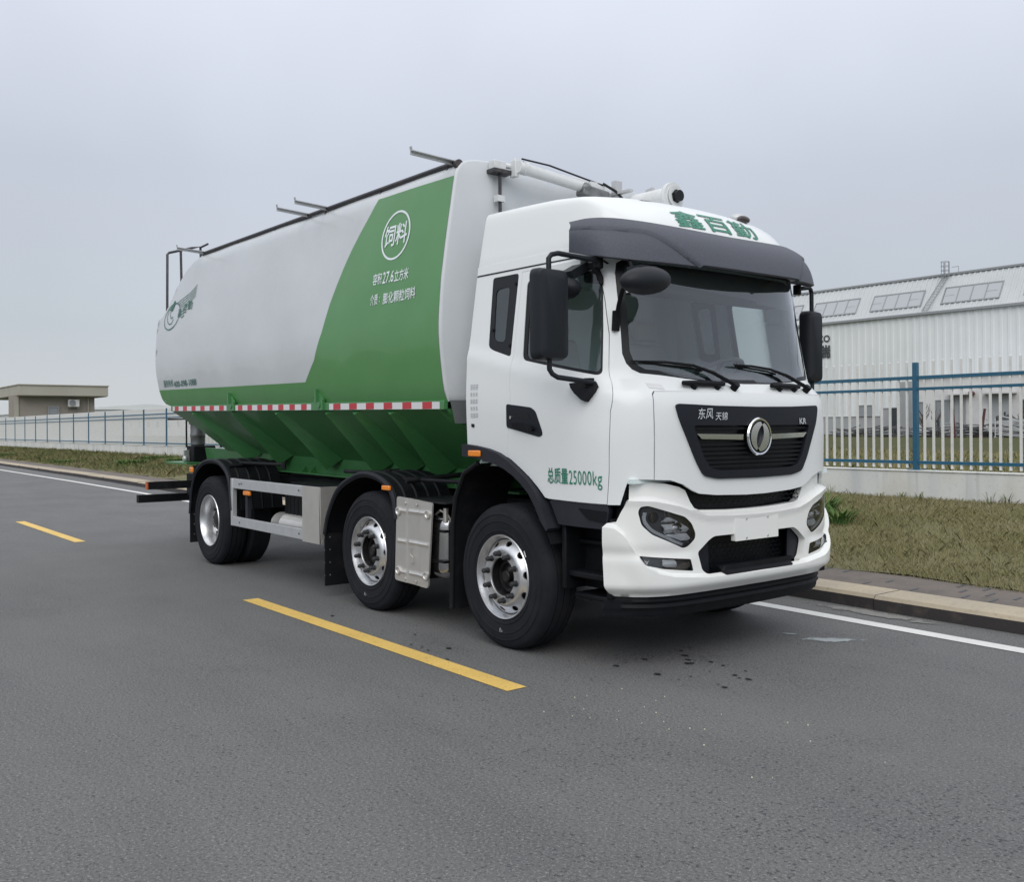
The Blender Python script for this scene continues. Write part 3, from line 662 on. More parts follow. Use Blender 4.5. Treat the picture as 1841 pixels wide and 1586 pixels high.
# two-storey annex, and a grey block painting in the shadowed gap beside it
ax = empty('office_annex', (-30, 88, .385)); tag(ax, 'white flat roofed annex with canopied doorways in front of the warehouse', 'building')
def ab(mb, name, m, **k): o = mb.build(name, m, ax, **k); o.location = (30, -88, -.385); return o
mb = MB(); mb.box((-47, 88, .3), (10, 99.5, 6.3)); ab(mb, 'wall', E_['render'])
mb = MB(); mb.box((-47.2, 87.8, 6.3), (10.2, 99.6, 6.5)); ab(mb, 'roof', E_['trim'])
mb = MB(); mb.box((-51, 92, .3), (-47.02, 99.4, 6.2)); ab(mb, 'gap_shade_block', E_['plinth'])
def K(x): return 5.47 + (x - 5.47) * 1.0937
def KZ_(z): return 1.585 + (z - 1.585) * 1.0937
aorg = (30, -88, -.385)
opening(K(-42.2), K(-41.3), KZ_(1.8), KZ_(3.6), 87.98, E_['pane'], 'window', ax, aorg, 0); opening(K(-40.1), K(-38.95), .5, KZ_(3.72), 87.98, E_['pane'], 'window', ax, aorg)
opening(K(-38.4), K(-37.5), .5, KZ_(4.1), 87.98, E_['plinth'], 'door', ax, aorg); opening(K(-35.2), K(-33.5), .5, KZ_(4.05), 87.98, E_['plinth'], 'door', ax, aorg); opening(K(-32.4), K(-31), .5, KZ_(3.6), 87.98, E_['dark'], 'door', ax, aorg)
for a, b in ((-38.9, -36.9), (-35.7, -32.9)):
    mb = MB(); mb.box((K(a), 86.9, KZ_(4.2)), (K(b), 87.98, KZ_(4.35))); ab(mb, 'canopy', E_['render'])
mb = MB(); mb.box((K(-34.0), 87.9, 2.3), (K(-33.85), 87.96, 2.7)); mb.box((K(-34.4), 87.9, 2.3), (K(-34.25), 87.96, 2.7)); ab(mb, 'notice', E_['dark'])
mb = MB(); mb.ell((K(-36.75), 87.7, KZ_(4.3)), (.35, .25, .25)); ab(mb, 'wall_lamp', E_['rust'])

# scrap and site clutter along the far side of the field
def pile(name, x, y, label, cat, n, L_, hgt, m=None, seed=1):
    r = random.Random(seed); mb = MB()
    for k in range(n):
        z = r.uniform(.05, hgt); a = r.uniform(-.25, .25); lx = L_ * r.uniform(.6, 1); cx_ = r.uniform(-.2, .2) * L_; t = r.uniform(-.08, .08) * (2 if z > .5 * hgt else 1)
        yy = r.uniform(-.8, .8)
        mb.bar((cx_ - lx / 2, yy - a, max(.06, z - t * lx)), (cx_ + lx / 2, yy + a, max(.06, z + t * lx)), .09, .09)
    for k in range(3): xx = L_ * (k - 1) * .35; mb.bar((xx, -.8, .06), (xx, .8, .06), .12, .12); mb.bar((xx, -.7, 0), (xx, -.7, hgt), .07, .07)
    o = mb.build(name, m or E_['steel'], smooth=0); o.location = (x, y, .385); return tag(o, label, cat, 'steel heaps along the far side of the field')
pile('steel_heap', -49.3, 81, 'low stack of grey steel frames under the small warehouse window', 'scrap heap', 16, 4.5, .8, seed=3)
pile('steel_heap', -45.4, 80, 'low pale bundle of steel in front of the dark warehouse door', 'scrap heap', 14, 4.0, .9, seed=4)
pile('steel_heap', -40.9, 80, 'flat grey bundle of steel between the sapling and the first red post', 'scrap heap', 14, 4.2, .9, seed=5)
pile('steel_heap', -36.6, 80, 'long bundle of dark steel bars between the two red posts', 'scrap heap', 26, 3.6, 1.1, seed=6)
pile('steel_heap', -32.6, 79, 'tall tangled heap of pale steel lengths beside the black tarpaulin', 'scrap heap', 26, 4.0, 1.7, M['galv'], seed=7)
pile('steel_heap', -30.6, 82, 'dark steel heap showing at the right edge behind the pale tangle', 'scrap heap', 20, 4.0, 1.5, seed=8)
mb = MB(); mb.ell((0, 0, .5), (1.5, .9, 1.5), 26, 16); mb.ell((1.2, .2, .4), (1.2, .8, 1.1), 20, 12)
mb.v = [(x + .12 * math.sin(z * 7 + x * 3), y + .1 * math.sin(x * 5), max(0, z + .12 * math.sin(x * 6 + y * 4))) for x, y, z in mb.v]
tp = mb.build('tarpaulin_heap', E_['tarp'], smooth=60); tp.location = (-34.9, 82.2, .385); tag(tp, 'black tarpaulin thrown over a heap near the second red post', 'tarpaulin')
mb = MB(); mb.box((-.8, -.6, 0), (.8, .6, 1.2)); mb.box((-.85, -.65, 1.2), (.85, .65, 1.3)); mb.box((-.5, -.63, .3), (.5, -.6, .9)); cb = mb.build('cable_cabinet', E_['plinth'], bevel=.02); cb.location = (-40.6, 83, .385); tag(cb, 'pale grey cabinet standing in front of the annex window', 'cabinet')
for x, t, lab in ((-37.2, .12, 'dark red steel post leaning left beside the grey cabinet'), (-34.6, .35, 'dark red steel post leaning right beside the black tarpaulin')):
    mb = MB(); mb.bar((0, 0, 0), (t, 0, 2.5), .16, .16); mb.bar((-.3, 0, .04), (.3, 0, .04), .3, .08)
    if x > -36: mb.bar((.1, 0, 0), (t - .35, .1, 1.2), .1, .1)
    else: mb.bar((.35, 0, 0), (.18, 0, 2.5), .12, .12)
    o = mb.build('steel_post', E_['rust'], smooth=0); o.location = (x, 77, .385); tag(o, lab, 'post', 'red steel posts in the field')
mb = MB(); mb.bar((0, 0, 0), (-.12, 0, 1.6), .18, .18); mb.box((-.2, -.2, 0), (.2, .2, .06)); o = mb.build('steel_post', E_['dark'], smooth=0); o.location = (-40.4, 81, .385); tag(o, 'short black post between the sapling and the annex window', 'post')
def sapling(x, y, hgt, label, seed):
    r = random.Random(seed); root = empty('bare_sapling', (x, y, .385)); tag(root, label, 'tree')
    mb = MB(); mb.tube([(0, 0, 0), (.05, 0, hgt * .3), (-.03, .03, hgt * .62)], [.10, .08, .05], 7); mb.build('trunk', E_['bark'], root)
    mb = MB()
    for k in range(11):
        z = hgt * r.uniform(.28, .62); a = r.uniform(0, 6.28); l_ = hgt * r.uniform(.25, .42); p = [(0, 0, z)]
        for j in range(1, 4): p.append((math.cos(a) * l_ * .33 * j * (1 - .12 * j) + r.uniform(-.06, .06), math.sin(a) * l_ * .25 * j, z + l_ * .36 * j))
        mb.tube(p, [.045, .035, .025, .012], 5)
        q = p[2]; mb.tube([q, (q[0] + r.uniform(-.3, .3), q[1] + .1, q[2] + .5)], [.025, .01], 4)
    mb.build('crown', E_['bark'], root)
sapling(-43.7, 84, 3.3, 'thin bare sapling right beside the tall blue fence post', 2); sapling(-42.9, 85, 2.7, 'small bare sapling between the taller one and the annex window', 5)
sapling(-34.0, 84, 3.0, 'bare sapling behind the pale tangled steel at the right', 9)

# ------------------------------------------------------------------ guardhouse and far sheds on the left
gh = empty('guardhouse', (-85, 15, .385)); tag(gh, 'beige flat roofed guardhouse with deep overhanging fascia', 'building')
def gb(mb, name, m, **k): o = mb.build(name, m, gh, **k); o.location = (85, -15, -.385); return o
mb = MB(); mb.box((-87.2, 11.75, .3), (-85, 18.25, 4.65)); gb(mb, 'wall', E_['beige'])
mb = MB(); mb.box((-97, 11.95, 4.62), (-84, 19.15, 5.48)); mb.box((-97.1, 11.88, 5.48), (-83.92, 19.22, 5.58)); mb.box((-96.9, 12.05, 4.56), (-84.1, 19.05, 4.62)); [mb.box((-96.4, y, .3), (-96.1, y + .3, 4.56)) for y in (12.3, 18.4)]; gb(mb, 'roof', E_['beige2'], bevel=.02)
mb = MB(); mb.box((-85, 11.76, .3), (-84.9, 12.1, 4.55)); mb.tube([(-84.9, 17.7, .4), (-84.9, 17.7, 4.55)], .06, 8); gb(mb, 'downpipe', E_['beige2'])
f = opening(0, .72, 0, .74, 0, E_['pane'], 'window', gh, (0, 0, 0), 0); f.rotation_euler = (0, 0, R(90)); f.location = (.02, -.51, 2.5)
ac = empty('air_conditioner', (-84.6, 16.4, 3.68)); tag(ac, 'white outdoor air conditioning unit on the guardhouse wall', 'air conditioner')
mb = MB(); mb.box((-.18, -.45, 0), (.18, .45, .64)); mb.build('casing', E_['acw'], ac, bevel=.02)
mb = MB(); mb.lathe([(.0, .19), (.24, .19), (.26, .2), (.28, .19), (.28, .17)], (0, -.12, .32), 'X', 28); [mb.box((.2, -.38 , .32 + k * .05 - .004), (.21, .14, .32 + k * .05 + .004)) for k in range(-5, 6)]; mb.build('fan_grille', E_['trim'], ac)
mb = MB(); [mb.bar((-.38, s, -.06), (.2, s, -.06), .05, .05) for s in (-.35, .35)]; [mb.bar((-.36, s, -.06), (-.36, s, -.4), .05, .05) for s in (-.35, .35)]; mb.build('bracket', E_['trim'], ac)
def shed(name, x0, x1, y0, y1, h_, label, wall, roofm):
    o = empty(name, ((x0 + x1) / 2, y0, .385)); tag(o, label, 'building'); c = (-(x0 + x1) / 2, -y0, -.385)
    mb = ribbed(x0, x1, .3, h_ - .6, y0, y0, 3, .1); mb.box((x0, y0 + .02, .3), (x1, y1, h_ - .62)); mb.build('wall', wall, o, smooth=0).location = c
    mb = MB(); mb.prism([(y0 - .4, h_ - .6), (y0 - .4, h_ - .3), ((y0 + y1) / 2, h_ + 1.2), (y1 + .4, h_ - .3), (y1 + .4, h_ - .6)], 'X', x0 - .4, x1 + .4); mb.build('roof', roofm, o).location = c
    mb = MB(); [mb.box((x, y0 - .12, 2.2), (x + 1.6, y0 - .103, 3.4)) for x in frange(x0 + 3, x1 - 4, 6)]; mb.build('window_band', E_['pane'], o).location = c
    return o
shed('far_shed', -262, -120, 60, 90, 5.0, 'long low pale shed far behind the guardhouse and fence', E_['clad'], E_['roofclad'])
shed('far_hall', -420, -300, 70, 110, 8.5, 'pale blue grey hall at the left edge far beyond the guardhouse', E_['roofclad'], E_['clad'])

# ------------------------------------------------------------------ plants on the verge
def leafy(name, x, y, z, n, hgt, rad, wid, label, cat, m, lean=1.0, group=None):
    a = RNG.uniform(0, 2 * np.pi, n); rr = rad * np.sqrt(RNG.uniform(0, 1, n)); V = []; F = []
    for k in range(n):
        bx, by = rr[k] * math.cos(a[k]) * .5, rr[k] * math.sin(a[k]) * .5; d = a[k] + RNG.uniform(-.7, .7); h_ = hgt * RNG.uniform(.5, 1.1); out_ = lean * h_ * RNG.uniform(.2, 1.0); w_ = wid * RNG.uniform(.6, 1.2)
        sx, sy = -math.sin(d) * w_ / 2, math.cos(d) * w_ / 2; o = len(V)
        for t, wf in ((0, .6), (.35, 1), (.7, .8), (1, .05)):
            px, py, pz = bx + math.cos(d) * out_ * t ** 1.6, by + math.sin(d) * out_ * t ** 1.6, h_ * (t * 1.25 - .45 * t * t)
            V += [(px - sx * wf, py - sy * wf, pz), (px + sx * wf, py + sy * wf, pz)]
        F += [(o + 2 * j, o + 2 * j + 1, o + 2 * j + 3, o + 2 * j + 2) for j in range(3)]
    mb = MB(); mb.add(V, F); me = bpy.data.meshes.new(name); me.from_pydata(mb.v, [], mb.f); me.materials.append(m); o = bpy.data.objects.new(name, me); COL.objects.link(o); o.location = (x, y, z)
    return tag(o, label, cat, group)
leafy('grass_clump', -2.45, 6.3, gz(-2.45, 6.3) - .02, 130, .46, .34, .024, 'bright green strappy clump on the bank beside the bumper', 'plant', E_['leaf'])
leafy('grass_clump', -1.95, 5.95, gz(-1.95, 5.95) - .02, 90, .33, .30, .022, 'smaller strappy green clump nearer the kerb', 'plant', E_['leaf'])
for k, (x, y, s, lab) in enumerate(((-50, 8.6, 1.6, 'dark green low mound against the wall below the fence'), (-36.5, 8.2, 1.3, 'bright green low shrub beside the auger motor'), (-33.5, 6.2, 1.0, 'round green shrub on the verge nearest the lorry tail'), (-40, 5.3, .9, 'low green shrub close to the kerb'), (-55, 5.6, .9, 'small dark shrub amid the far verge grass'), (-31, 7.4, 1.2, 'green shrub just behind the lorry tail by the wall'))):
    leafy('low_shrub', x, y, gz(x, y) - .06, 380, .22 * (1 + .25 * (k % 3)), s * 1.15, .05, lab, 'shrub', E_['leaf'] if k != 0 else E_['greengrass'], .9, 'low shrubs on the verge')
for k in range(16):
    x = -4.6 + k * .33 + RNG.uniform(-.1, .1); 
    if k in (3, 7, 8, 12): continue
    leafy('weed', x, YF - .22 - RNG.uniform(0, .15), gz(x, YF - .25) - .01, int(RNG.integers(6, 16)), RNG.uniform(.1, .26), .12, .014, 'small weed growing along the foot of the stained wall', 'weed', E_['greengrass'], .6, 'weeds at the foot of the wall')

# ------------------------------------------------------------------ marks on the road: pale powder stain, oil drips, pale crumbs
def mask_mat(name, col, rough, sc, lo, hi, rad):
    m = mat(name, col, rough); t = m.node_tree; b = t.nodes['Principled BSDF']; n = t.nodes.new; l = t.links.new
    co = n('ShaderNodeTexCoord'); x = n('ShaderNodeTexNoise'); x.inputs['Scale'].default_value = sc; x.inputs['Detail'].default_value = 7; x.inputs['Roughness'].default_value = .7; l(co.outputs['Object'], x.inputs['Vector'])
    ln = n('ShaderNodeVectorMath'); ln.operation = 'LENGTH'; mp = n('ShaderNodeMapping'); mp.inputs['Scale'].default_value = (1 / rad[0], 1 / rad[1], 0); l(co.outputs['Object'], mp.inputs[0]); l(mp.outputs[0], ln.inputs[0])
    f = n('ShaderNodeMapRange'); f.inputs['From Min'].default_value = .2; f.inputs['From Max'].default_value = 1; f.inputs['To Min'].default_value = .22; f.inputs['To Max'].default_value = -.35; l(ln.outputs['Value'], f.inputs['Value'])
    ad = n('ShaderNodeMath'); ad.operation = 'ADD'; l(x.outputs['Fac'], ad.inputs[0]); l(f.outputs[0], ad.inputs[1])
    r_ = n('ShaderNodeMapRange'); r_.inputs['From Min'].default_value = lo; r_.inputs['From Max'].default_value = hi; l(ad.outputs[0], r_.inputs['Value']); l(r_.outputs[0], b.inputs['Alpha']); return m
def road_stain(x, y, rx, ry, rot, m, z=.004):
    mb = MB(); mb.add([(-rx, -ry, 0), (rx, -ry, 0), (rx, ry, 0), (-rx, ry, 0)], [(0, 1, 2, 3)]); o = mb.build('road_stain', m); o.location = (x, y, z); o.rotation_euler.z = rot; return tag(o, kind='structure')
road_stain(1.33, .80, .42, .16, R(52), mask_mat('pale powder', (.30, .33, .345), .8, 6, .52, .66, (.42, .16)))
road_stain(1.02, .75, .16, .07, R(40), mask_mat('pale powder small', (.27, .30, .31), .8, 9, .52, .68, (.16, .07)))
road_stain(1.0, 1.93, 1.3, .22, 0, mask_mat('silt in the gutter', (.20, .195, .185), .8, 7, .53, .66, (1.3, .22)), .006)
mb = MB(); rr = random.Random(4)
for k in range(50):
    x, y = (rr.gauss(1.12, .34), rr.gauss(-.55, .20)) if k < 38 else (rr.gauss(-.6, .45), rr.gauss(-1.6, .10)); a = .004 + .022 * rr.random() ** 2.5; n = 11
    mb.add([(x + a * (.6 + .9 * rr.random()) * math.cos(6.283 * j / n), y + a * .7 * (.6 + .9 * rr.random()) * math.sin(6.283 * j / n), .005 + .00005 * k) for j in range(n)], [tuple(range(n))])
tag(mb.build('oil_drips', mat('oil', (.030, .030, .033), .5)), kind='structure')
mb = MB()
for k in range(26):
    t = rr.random(); x, y = 1.2 + 1.7 * t + rr.gauss(0, .12), -1.7 + .35 * t + rr.gauss(0, .22); a = rr.uniform(.002, .0055)
    mb.ell((x, y, .003), (a, a * .8, .004), 6, 4)
tag(mb.build('feed_crumbs', mat('pale crumbs', (.62, .58, .46), .8)), 'pale feed crumbs scattered on the asphalt in front of the lorry', 'crumbs', kind='stuff')
# ================================================================== THE LORRY
truck = empty('feed_truck', (0, 0, 0))
tag(truck, 'white and green three axle bulk feed lorry parked beside the yellow centre line', 'truck')
T = truck
def mir(P): return [(-a, b) for a, b in P]

# ------------------------------------------------------------------ cab shell
ARCH = [(-.435, 1.462), (-.30, 1.452), (-.15, 1.432), (-.02, 1.402), (.10, 1.352), (.20, 1.296), (.30, 1.236), (.39, 1.168), (.462, 1.104)]
DG = .0035
cx_l = [CF(-1.049, 1.249), CF(-.985, 1.252)]
def Sd(P, side=-1): return [CS(x, z, side) for x, z in P]
FRONT_LIP = [(-.909, 1.243), (-.80, 1.238), (-.70, 1.208), (-.62, 1.165), (-.56, 1.142), (-.40, 1.126), (-.1, 1.115), (.1, 1.115), (.40, 1.126), (.56, 1.142), (.62, 1.165), (.70, 1.208), (.80, 1.238), (.909, 1.243)]
right = Sd([(-.435, 2.80), (-.435, 2.16)] + ARCH + [(.50, 1.098), (.99, 1.084)]) + [CF(-1.083, 1.084), CF(-1.052, 1.235), CF(-1.035, 1.250), CF(-.9135, 1.244)] + [CF(-.9135, 1.50), CF(-.9135, 1.70), CF(-.905, 1.79), CF(-.89, 1.812)]
shell_outer = right + mir(list(reversed(right)))
DOOR = [(.051, 1.372), (.10, 1.352), (.20, 1.296), (.30, 1.236), (.39, 1.168), (.462, 1.104), (.50, 1.098), (.998, 1.084), (1.016, 1.291), (1.024, 1.682), (.990, 1.862), (.925, 2.192), (.878, 2.416), (.838, 2.568), (.80, 2.640), (.75, 2.682), (.70, 2.700), (.10, 2.700), (.098, 2.093), (.094, 1.698)]
SGL = rpoly([(.165, 2.625), (.805, 2.625), (.850, 2.56), (.892, 2.194), (.920, 1.915), (.205, 2.058)], .045)
QW = rpoly([(-.235, 2.695), (.062, 2.695), (.068, 2.089), (-.145, 2.150), (-.20, 2.178)], .03)
WSO = [(-.975, 2.20), (-.965, 2.40), (-.957, 2.60), (-.945, 2.665), (-.90, 2.697), (-.7, 2.697), (-.35, 2.697), (0, 2.697)]
WSO_l = [(-.90, 1.930), (-.945, 1.955), (-.972, 1.995), (-.985, 2.06)]
WS_OUT = WSO_l + WSO[:-1]
WS_OUT = [(0, 1.874), (-.3, 1.880), (-.573, 1.900), (-.75, 1.917)] + WS_OUT + [(0, 2.697)] + [(-a, b) for a, b in reversed(WS_OUT)] + [(.75, 1.917), (.573, 1.900), (.3, 1.880)]
ws_poly = [CF(*p) for p in WS_OUT]
cabm = MB()
holes = [Sd(DOOR), mir(Sd(DOOR)), ws_poly, Sd(QW), mir(Sd(QW))]
patch(cabm, shell_outer, cab, holes, res=.045, thick=.022)
# rear wall and floor of the cab
def ring(z): return [cab0(-LU + .001, z), cab0(LU - .001, z)]
rw = [ring(z) for z in (1.46, 1.8, 2.15, 2.4, 2.7, 2.80)]
V = [p for r_ in rw for p in r_]; cabm.add([(x + .004, y, z) for x, y, z in V], [(2 * i, 2 * i + 1, 2 * i + 3, 2 * i + 2) for i in range(5)])
cab_o = cabm.build('cab', M['cab'], T)
# dark lining behind the open joints, and the grey trim inside
lin = MB()
LD = [(x, z) for x, z in SGL]; inner_ws = [CF(y * .985, 2.29 + (z - 2.29) * .94) for y, z in WS_OUT]
lo_ = Sd([(-.43, 2.79), (-.43, 1.50), (-.1, 1.45), (.15, 1.37), (.40, 1.20), (.52, 1.12), (.96, 1.10)]) + [CF(-1.12, 1.30), CF(-1.0, 1.31), CF(-.8, 1.28), CF(-.6, 1.22), CF(0, 1.17)]
lin_outer = lo_ + mir(list(reversed(lo_[:-1])))
grow = lambda P, k: [(sum(p[0] for p in P) / len(P) + (a - sum(p[0] for p in P) / len(P)) * k, sum(p[1] for p in P) / len(P) + (b - sum(p[1] for p in P) / len(P)) * k) for a, b in P]
patch(lin, lin_outer, cab, [Sd(grow(SGL, 1.0)), mir(Sd(grow(SGL, 1.0))), Sd(grow(QW, .95)), mir(Sd(grow(QW, .95))), inner_ws], res=.06, off=-.035, thick=.006)
lin.build('cab_lining', M['lining'], cab_o)
# roof lining, floor, rear trim, bunk, dashboard
mb = MB(); mb.box((-.42, -1.02, 2.72), (.9, 1.02, 2.735)); mb.box((-.425, -1.09, 1.30), (-.405, 1.09, 2.72)); mb.box((-.42, -1.1, 1.30), (.5, 1.1, 1.33)); mb.box((.3, -1.05, 1.22), (1.15, 1.05, 1.25)); mb.build('cab_trim', M['lining'], cab_o)
mb = MB(); mb.prism([(1.08, 1.30), (1.09, 1.84), (1.0, 1.885), (.82, 1.90), (.74, 1.86), (.72, 1.6), (.85, 1.30)], 'Y', -.95, .95)
mb.ell((.80, .52, 1.90), (.17, .34, .09), 20, 10); mb.build('dashboard', M['inside'], cab_o, bevel=.02)
mb = MB(); mb.box((.55, .92, 2.58), (.92, .22, 2.66)); mb.box((.55, -.92, 2.58), (.92, -.22, 2.66)); mb.box((.70, -.9, 2.50), (.94, .9, 2.70)); mb.build('overhead_shelf', M['inside'], cab_o, bevel=.02)
sw = MB(); n = 36; rot = Matrix.Rotation(R(-28), 3, 'Y')
ctr = Vector((.52, .50, 1.99)); cpts = [ctr + rot @ Vector((.225 * math.cos(2 * math.pi * k / n), .225 * math.sin(2 * math.pi * k / n), 0)) for k in range(n + 1)]
sw.tube(cpts, .017, 8); sw.ell(ctr, (.07, .07, .03), 14, 8, rot=rot)
for a in (90, 210, 330): sw.bar(ctr, ctr + rot @ Vector((.215 * math.cos(R(a)), .215 * math.sin(R(a)), 0)), .03, .014)
sw.tube([ctr, ctr + rot @ Vector((.0, 0, -.4))], .04, 10); sw.build('steering_wheel', M['inside'], cab_o)
for y in (.5, -.5):
    s_ = MB(); s_.box((-.22, y - .26, 1.55), (.28, y + .26, 1.70)); s_.prism([(-.24, 1.65), (-.10, 1.66), (-.24, 2.28), (-.36, 2.28)], 'Y', y - .25, y + .25); s_.prism([(-.27, 2.30), (-.19, 2.30), (-.22, 2.48), (-.32, 2.48)], 'Y', y - .14, y + .14)
    s_.build('seat', M['seatm'], cab_o, bevel=.05, seg=3)
# doors with their glass
def cabR(u, z, o): return cab(u, z, o)
for side in (-1, 1):
    f = (lambda P: Sd(P)) if side < 0 else (lambda P: mir(Sd(P)))
    dm = MB()
    # the leaf is the opening less a few millimetres all round
    cx_, cz_ = .54, 1.95
    leaf = [(x + (DG if x < cx_ else -DG), z + (DG if z < cz_ else -DG)) for x, z in DOOR]
    patch(dm, f(leaf), cab, [f(SGL)], res=.045, off=.001, thick=.025)
    d = dm.build('door', M['cab'], T)
    fr = MB(); inn = [(.205, 2.605), (.80, 2.605), (.838, 2.55), (.880, 2.19), (.905, 1.94), (.242, 2.072)]
    patch(fr, f(SGL), cab, [f(rpoly(inn, .04))], res=.045, off=-.004, thick=.012); fr.build('window_frame', M['gasket'], d)
    part('side_window', M['sideg'], d, f(SGL), cab, res=.08, off=-.008)
    hp = [(.062, 1.752), (.335, 1.722), (.385, 1.694), (.452, 1.560), (.457, 1.532), (.422, 1.519), (.062, 1.586)]
    part('handle_plate', M['panel'], d, f(rpoly(hp, .02)), cab, res=.05, off=.006, thick=.02)
    part('door_handle', M['black'], d, f(rpoly([(.15, 1.622), (.36, 1.594), (.38, 1.57), (.36, 1.556), (.15, 1.592)], .01)), cab, res=.05, off=.030, thick=.022)
    part('handle_recess', M['gasket'], d, f(rpoly([(.15, 1.70), (.31, 1.684), (.335, 1.64), (.15, 1.66)], .012)), cab, res=.05, off=.008, thick=.004)
    part('lock', M['chrome'], d, f(circ((.115, 1.655), .010, .012, 12)), cab, res=.05, off=.012, thick=.008)
    if side < 0:
        tx = MB(); text(tx, '总质量', cab, .497, .70, 1.207, 1.314, bold=.012, off=.005, conv=lambda x, z: CS(x, z)); text(tx, '25000kg', cab, .71, .972, 1.178, 1.300, bold=-.004, spacing=1.06, off=.005, conv=lambda x, z: CS(x, z))
        tx.build('lettering', M['gletter'], d, smooth=0)
    # quarter window
    q_ = part('quarter_window', M['gasket'], T, f(QW), cab, res=.06, off=-.003, thick=.01, holes=[f(rpoly([(-.185, 2.60), (-.03, 2.61), (-.02, 2.20), (-.150, 2.225)], .04))])
    part('pane', M['sideg'], q_, f(grow(QW, .98)), cab, res=.08, off=-.008)
    for p in ((.04, 2.62), (-.17, 2.30), (.045, 2.17)): part('rivet', M['black'], q_, f(circ(p, .011, .013, 10)), cab, res=.05, off=.006, thick=.006)
# approval sticker on the rear corner of the cab
st = MB()
for r_ in range(5):
    for c in range(3):
        if r_ in (0,): text(st, '环', cab, -.375 + c * .033, -.347 + c * .033, 1.86 - .052 * r_, 1.905 - .052 * r_, off=.004, conv=lambda x, z: CS(x, z))
        else: text(st, '保' if r_ % 2 else '国', cab, -.375 + c * .033, -.352 + c * .033, 1.868 - .052 * r_, 1.900 - .052 * r_, off=.004, conv=lambda x, z: CS(x, z))
st.build('sticker', mat('grey print', (.36, .37, .40), .5), T, smooth=0)
part('badge', M['panel'], T, Sd(rpoly([(-.372, 1.615), (-.335, 1.613), (-.335, 1.588), (-.372, 1.590)], .006)), cab, res=.05, off=.005, thick=.003)
# windscreen
INN = [(y * .957, 2.30 + (z - 2.30) * (.925 if z < 2.3 else .96)) for y, z in WS_OUT]
ws = part('windscreen', M['ws'], T, ws_poly, cab, res=.07, off=-.006)
fr = MB(); patch(fr, ws_poly, cab, [[CF(*p) for p in INN]], res=.05, off=-.003, thick=.01); fr.build('windscreen_seal', M['gasket'], ws)
mb = MB(); patch(mb, [CF(*p) for p in [(-.90, 2.62), (-.6, 2.655), (0, 2.66), (.6, 2.655), (.90, 2.62), (.88, 2.50), (.80, 2.46), (.35, 2.48), (.34, 2.50), (0, 2.515), (-.34, 2.54), (-.8, 2.56)]], cab, res=.06, off=-.05, thick=.01); mb.build('sun_blind', M['inside'], ws)
# front flap panel
GI2 = rpoly([(-.66, 1.61), (.66, 1.61), (.56, 1.37), (.48, 1.285), (.38, 1.272), (-.38, 1.272), (-.48, 1.285), (-.56, 1.37)], .03)
part('front_panel', M['cab'], T, FRONT_LIP + [(.909, 1.50), (.909, 1.70), (.90, 1.785), (.884, 1.806), (.6, 1.808), (0, 1.81), (-.6, 1.808), (-.884, 1.806), (-.90, 1.785), (-.909, 1.70), (-.909, 1.50)], cab, conv=CF, holes=[GI2], res=.04, off=.004, thick=.02)
part('handrail_mark', M['whitetape'], T, [(-.90, 1.915 - .05), (-.80, 1.905 - .05), (-.80, 1.87 - .05), (-.90, 1.88 - .05)], cab, conv=CF, res=.05, off=.003, thick=.002)
# grille panel
GO = rpoly([(-.768, 1.728), (0, 1.712), (.768, 1.728)][:1] + [(-.4, 1.716), (0, 1.712), (.4, 1.716)] + [(.768, 1.728), (.735, 1.62), (.60, 1.36), (.53, 1.258), (.40, 1.234), (0, 1.228), (-.40, 1.234), (-.53, 1.258), (-.60, 1.36), (-.735, 1.62)], .035)
GI = rpoly([(-.628, 1.590), (-.3, 1.588), (.3, 1.588), (.628, 1.590), (.535, 1.385), (.47, 1.305), (.38, 1.290), (0, 1.287), (-.38, 1.290), (-.47, 1.305), (-.535, 1.385)], .03)
gr = part('grille', M['panel'], T, GO, cab, holes=[GI], conv=CF, res=.05, off=.020, thick=.06)
part('grille_back', M['gasket'], gr, GI2, cab, conv=CF, res=.08, off=-.030, thick=.004)
def gw(z): return interp([(1.287, .40), (1.305, .462), (1.385, .530), (1.59, .62)], z)
mb = MB()
for z in (1.568, 1.462, 1.432, 1.402, 1.372, 1.342, 1.315):
    w_ = gw(z) + .01
    for a, b in ((-w_, w_),):
        patch(mb, [(a, z - .009), (b, z - .009), (b, z + .009), (a, z + .009)], lambda u, v, o: cab(u, v, o), conv=CF, res=.06, off=.004, thick=.03, grid=False)
mb.build('slat', M['black'], gr)
for s in (-1, 1):
    P = [(s * .595, 1.534), (s * .15, 1.526), (s * .15, 1.490), (s * .55, 1.500)]
    part('chrome_bar', M['chrome'], gr, P if s > 0 else list(reversed(P)), cab, conv=CF, res=.05, off=.018, thick=.03)
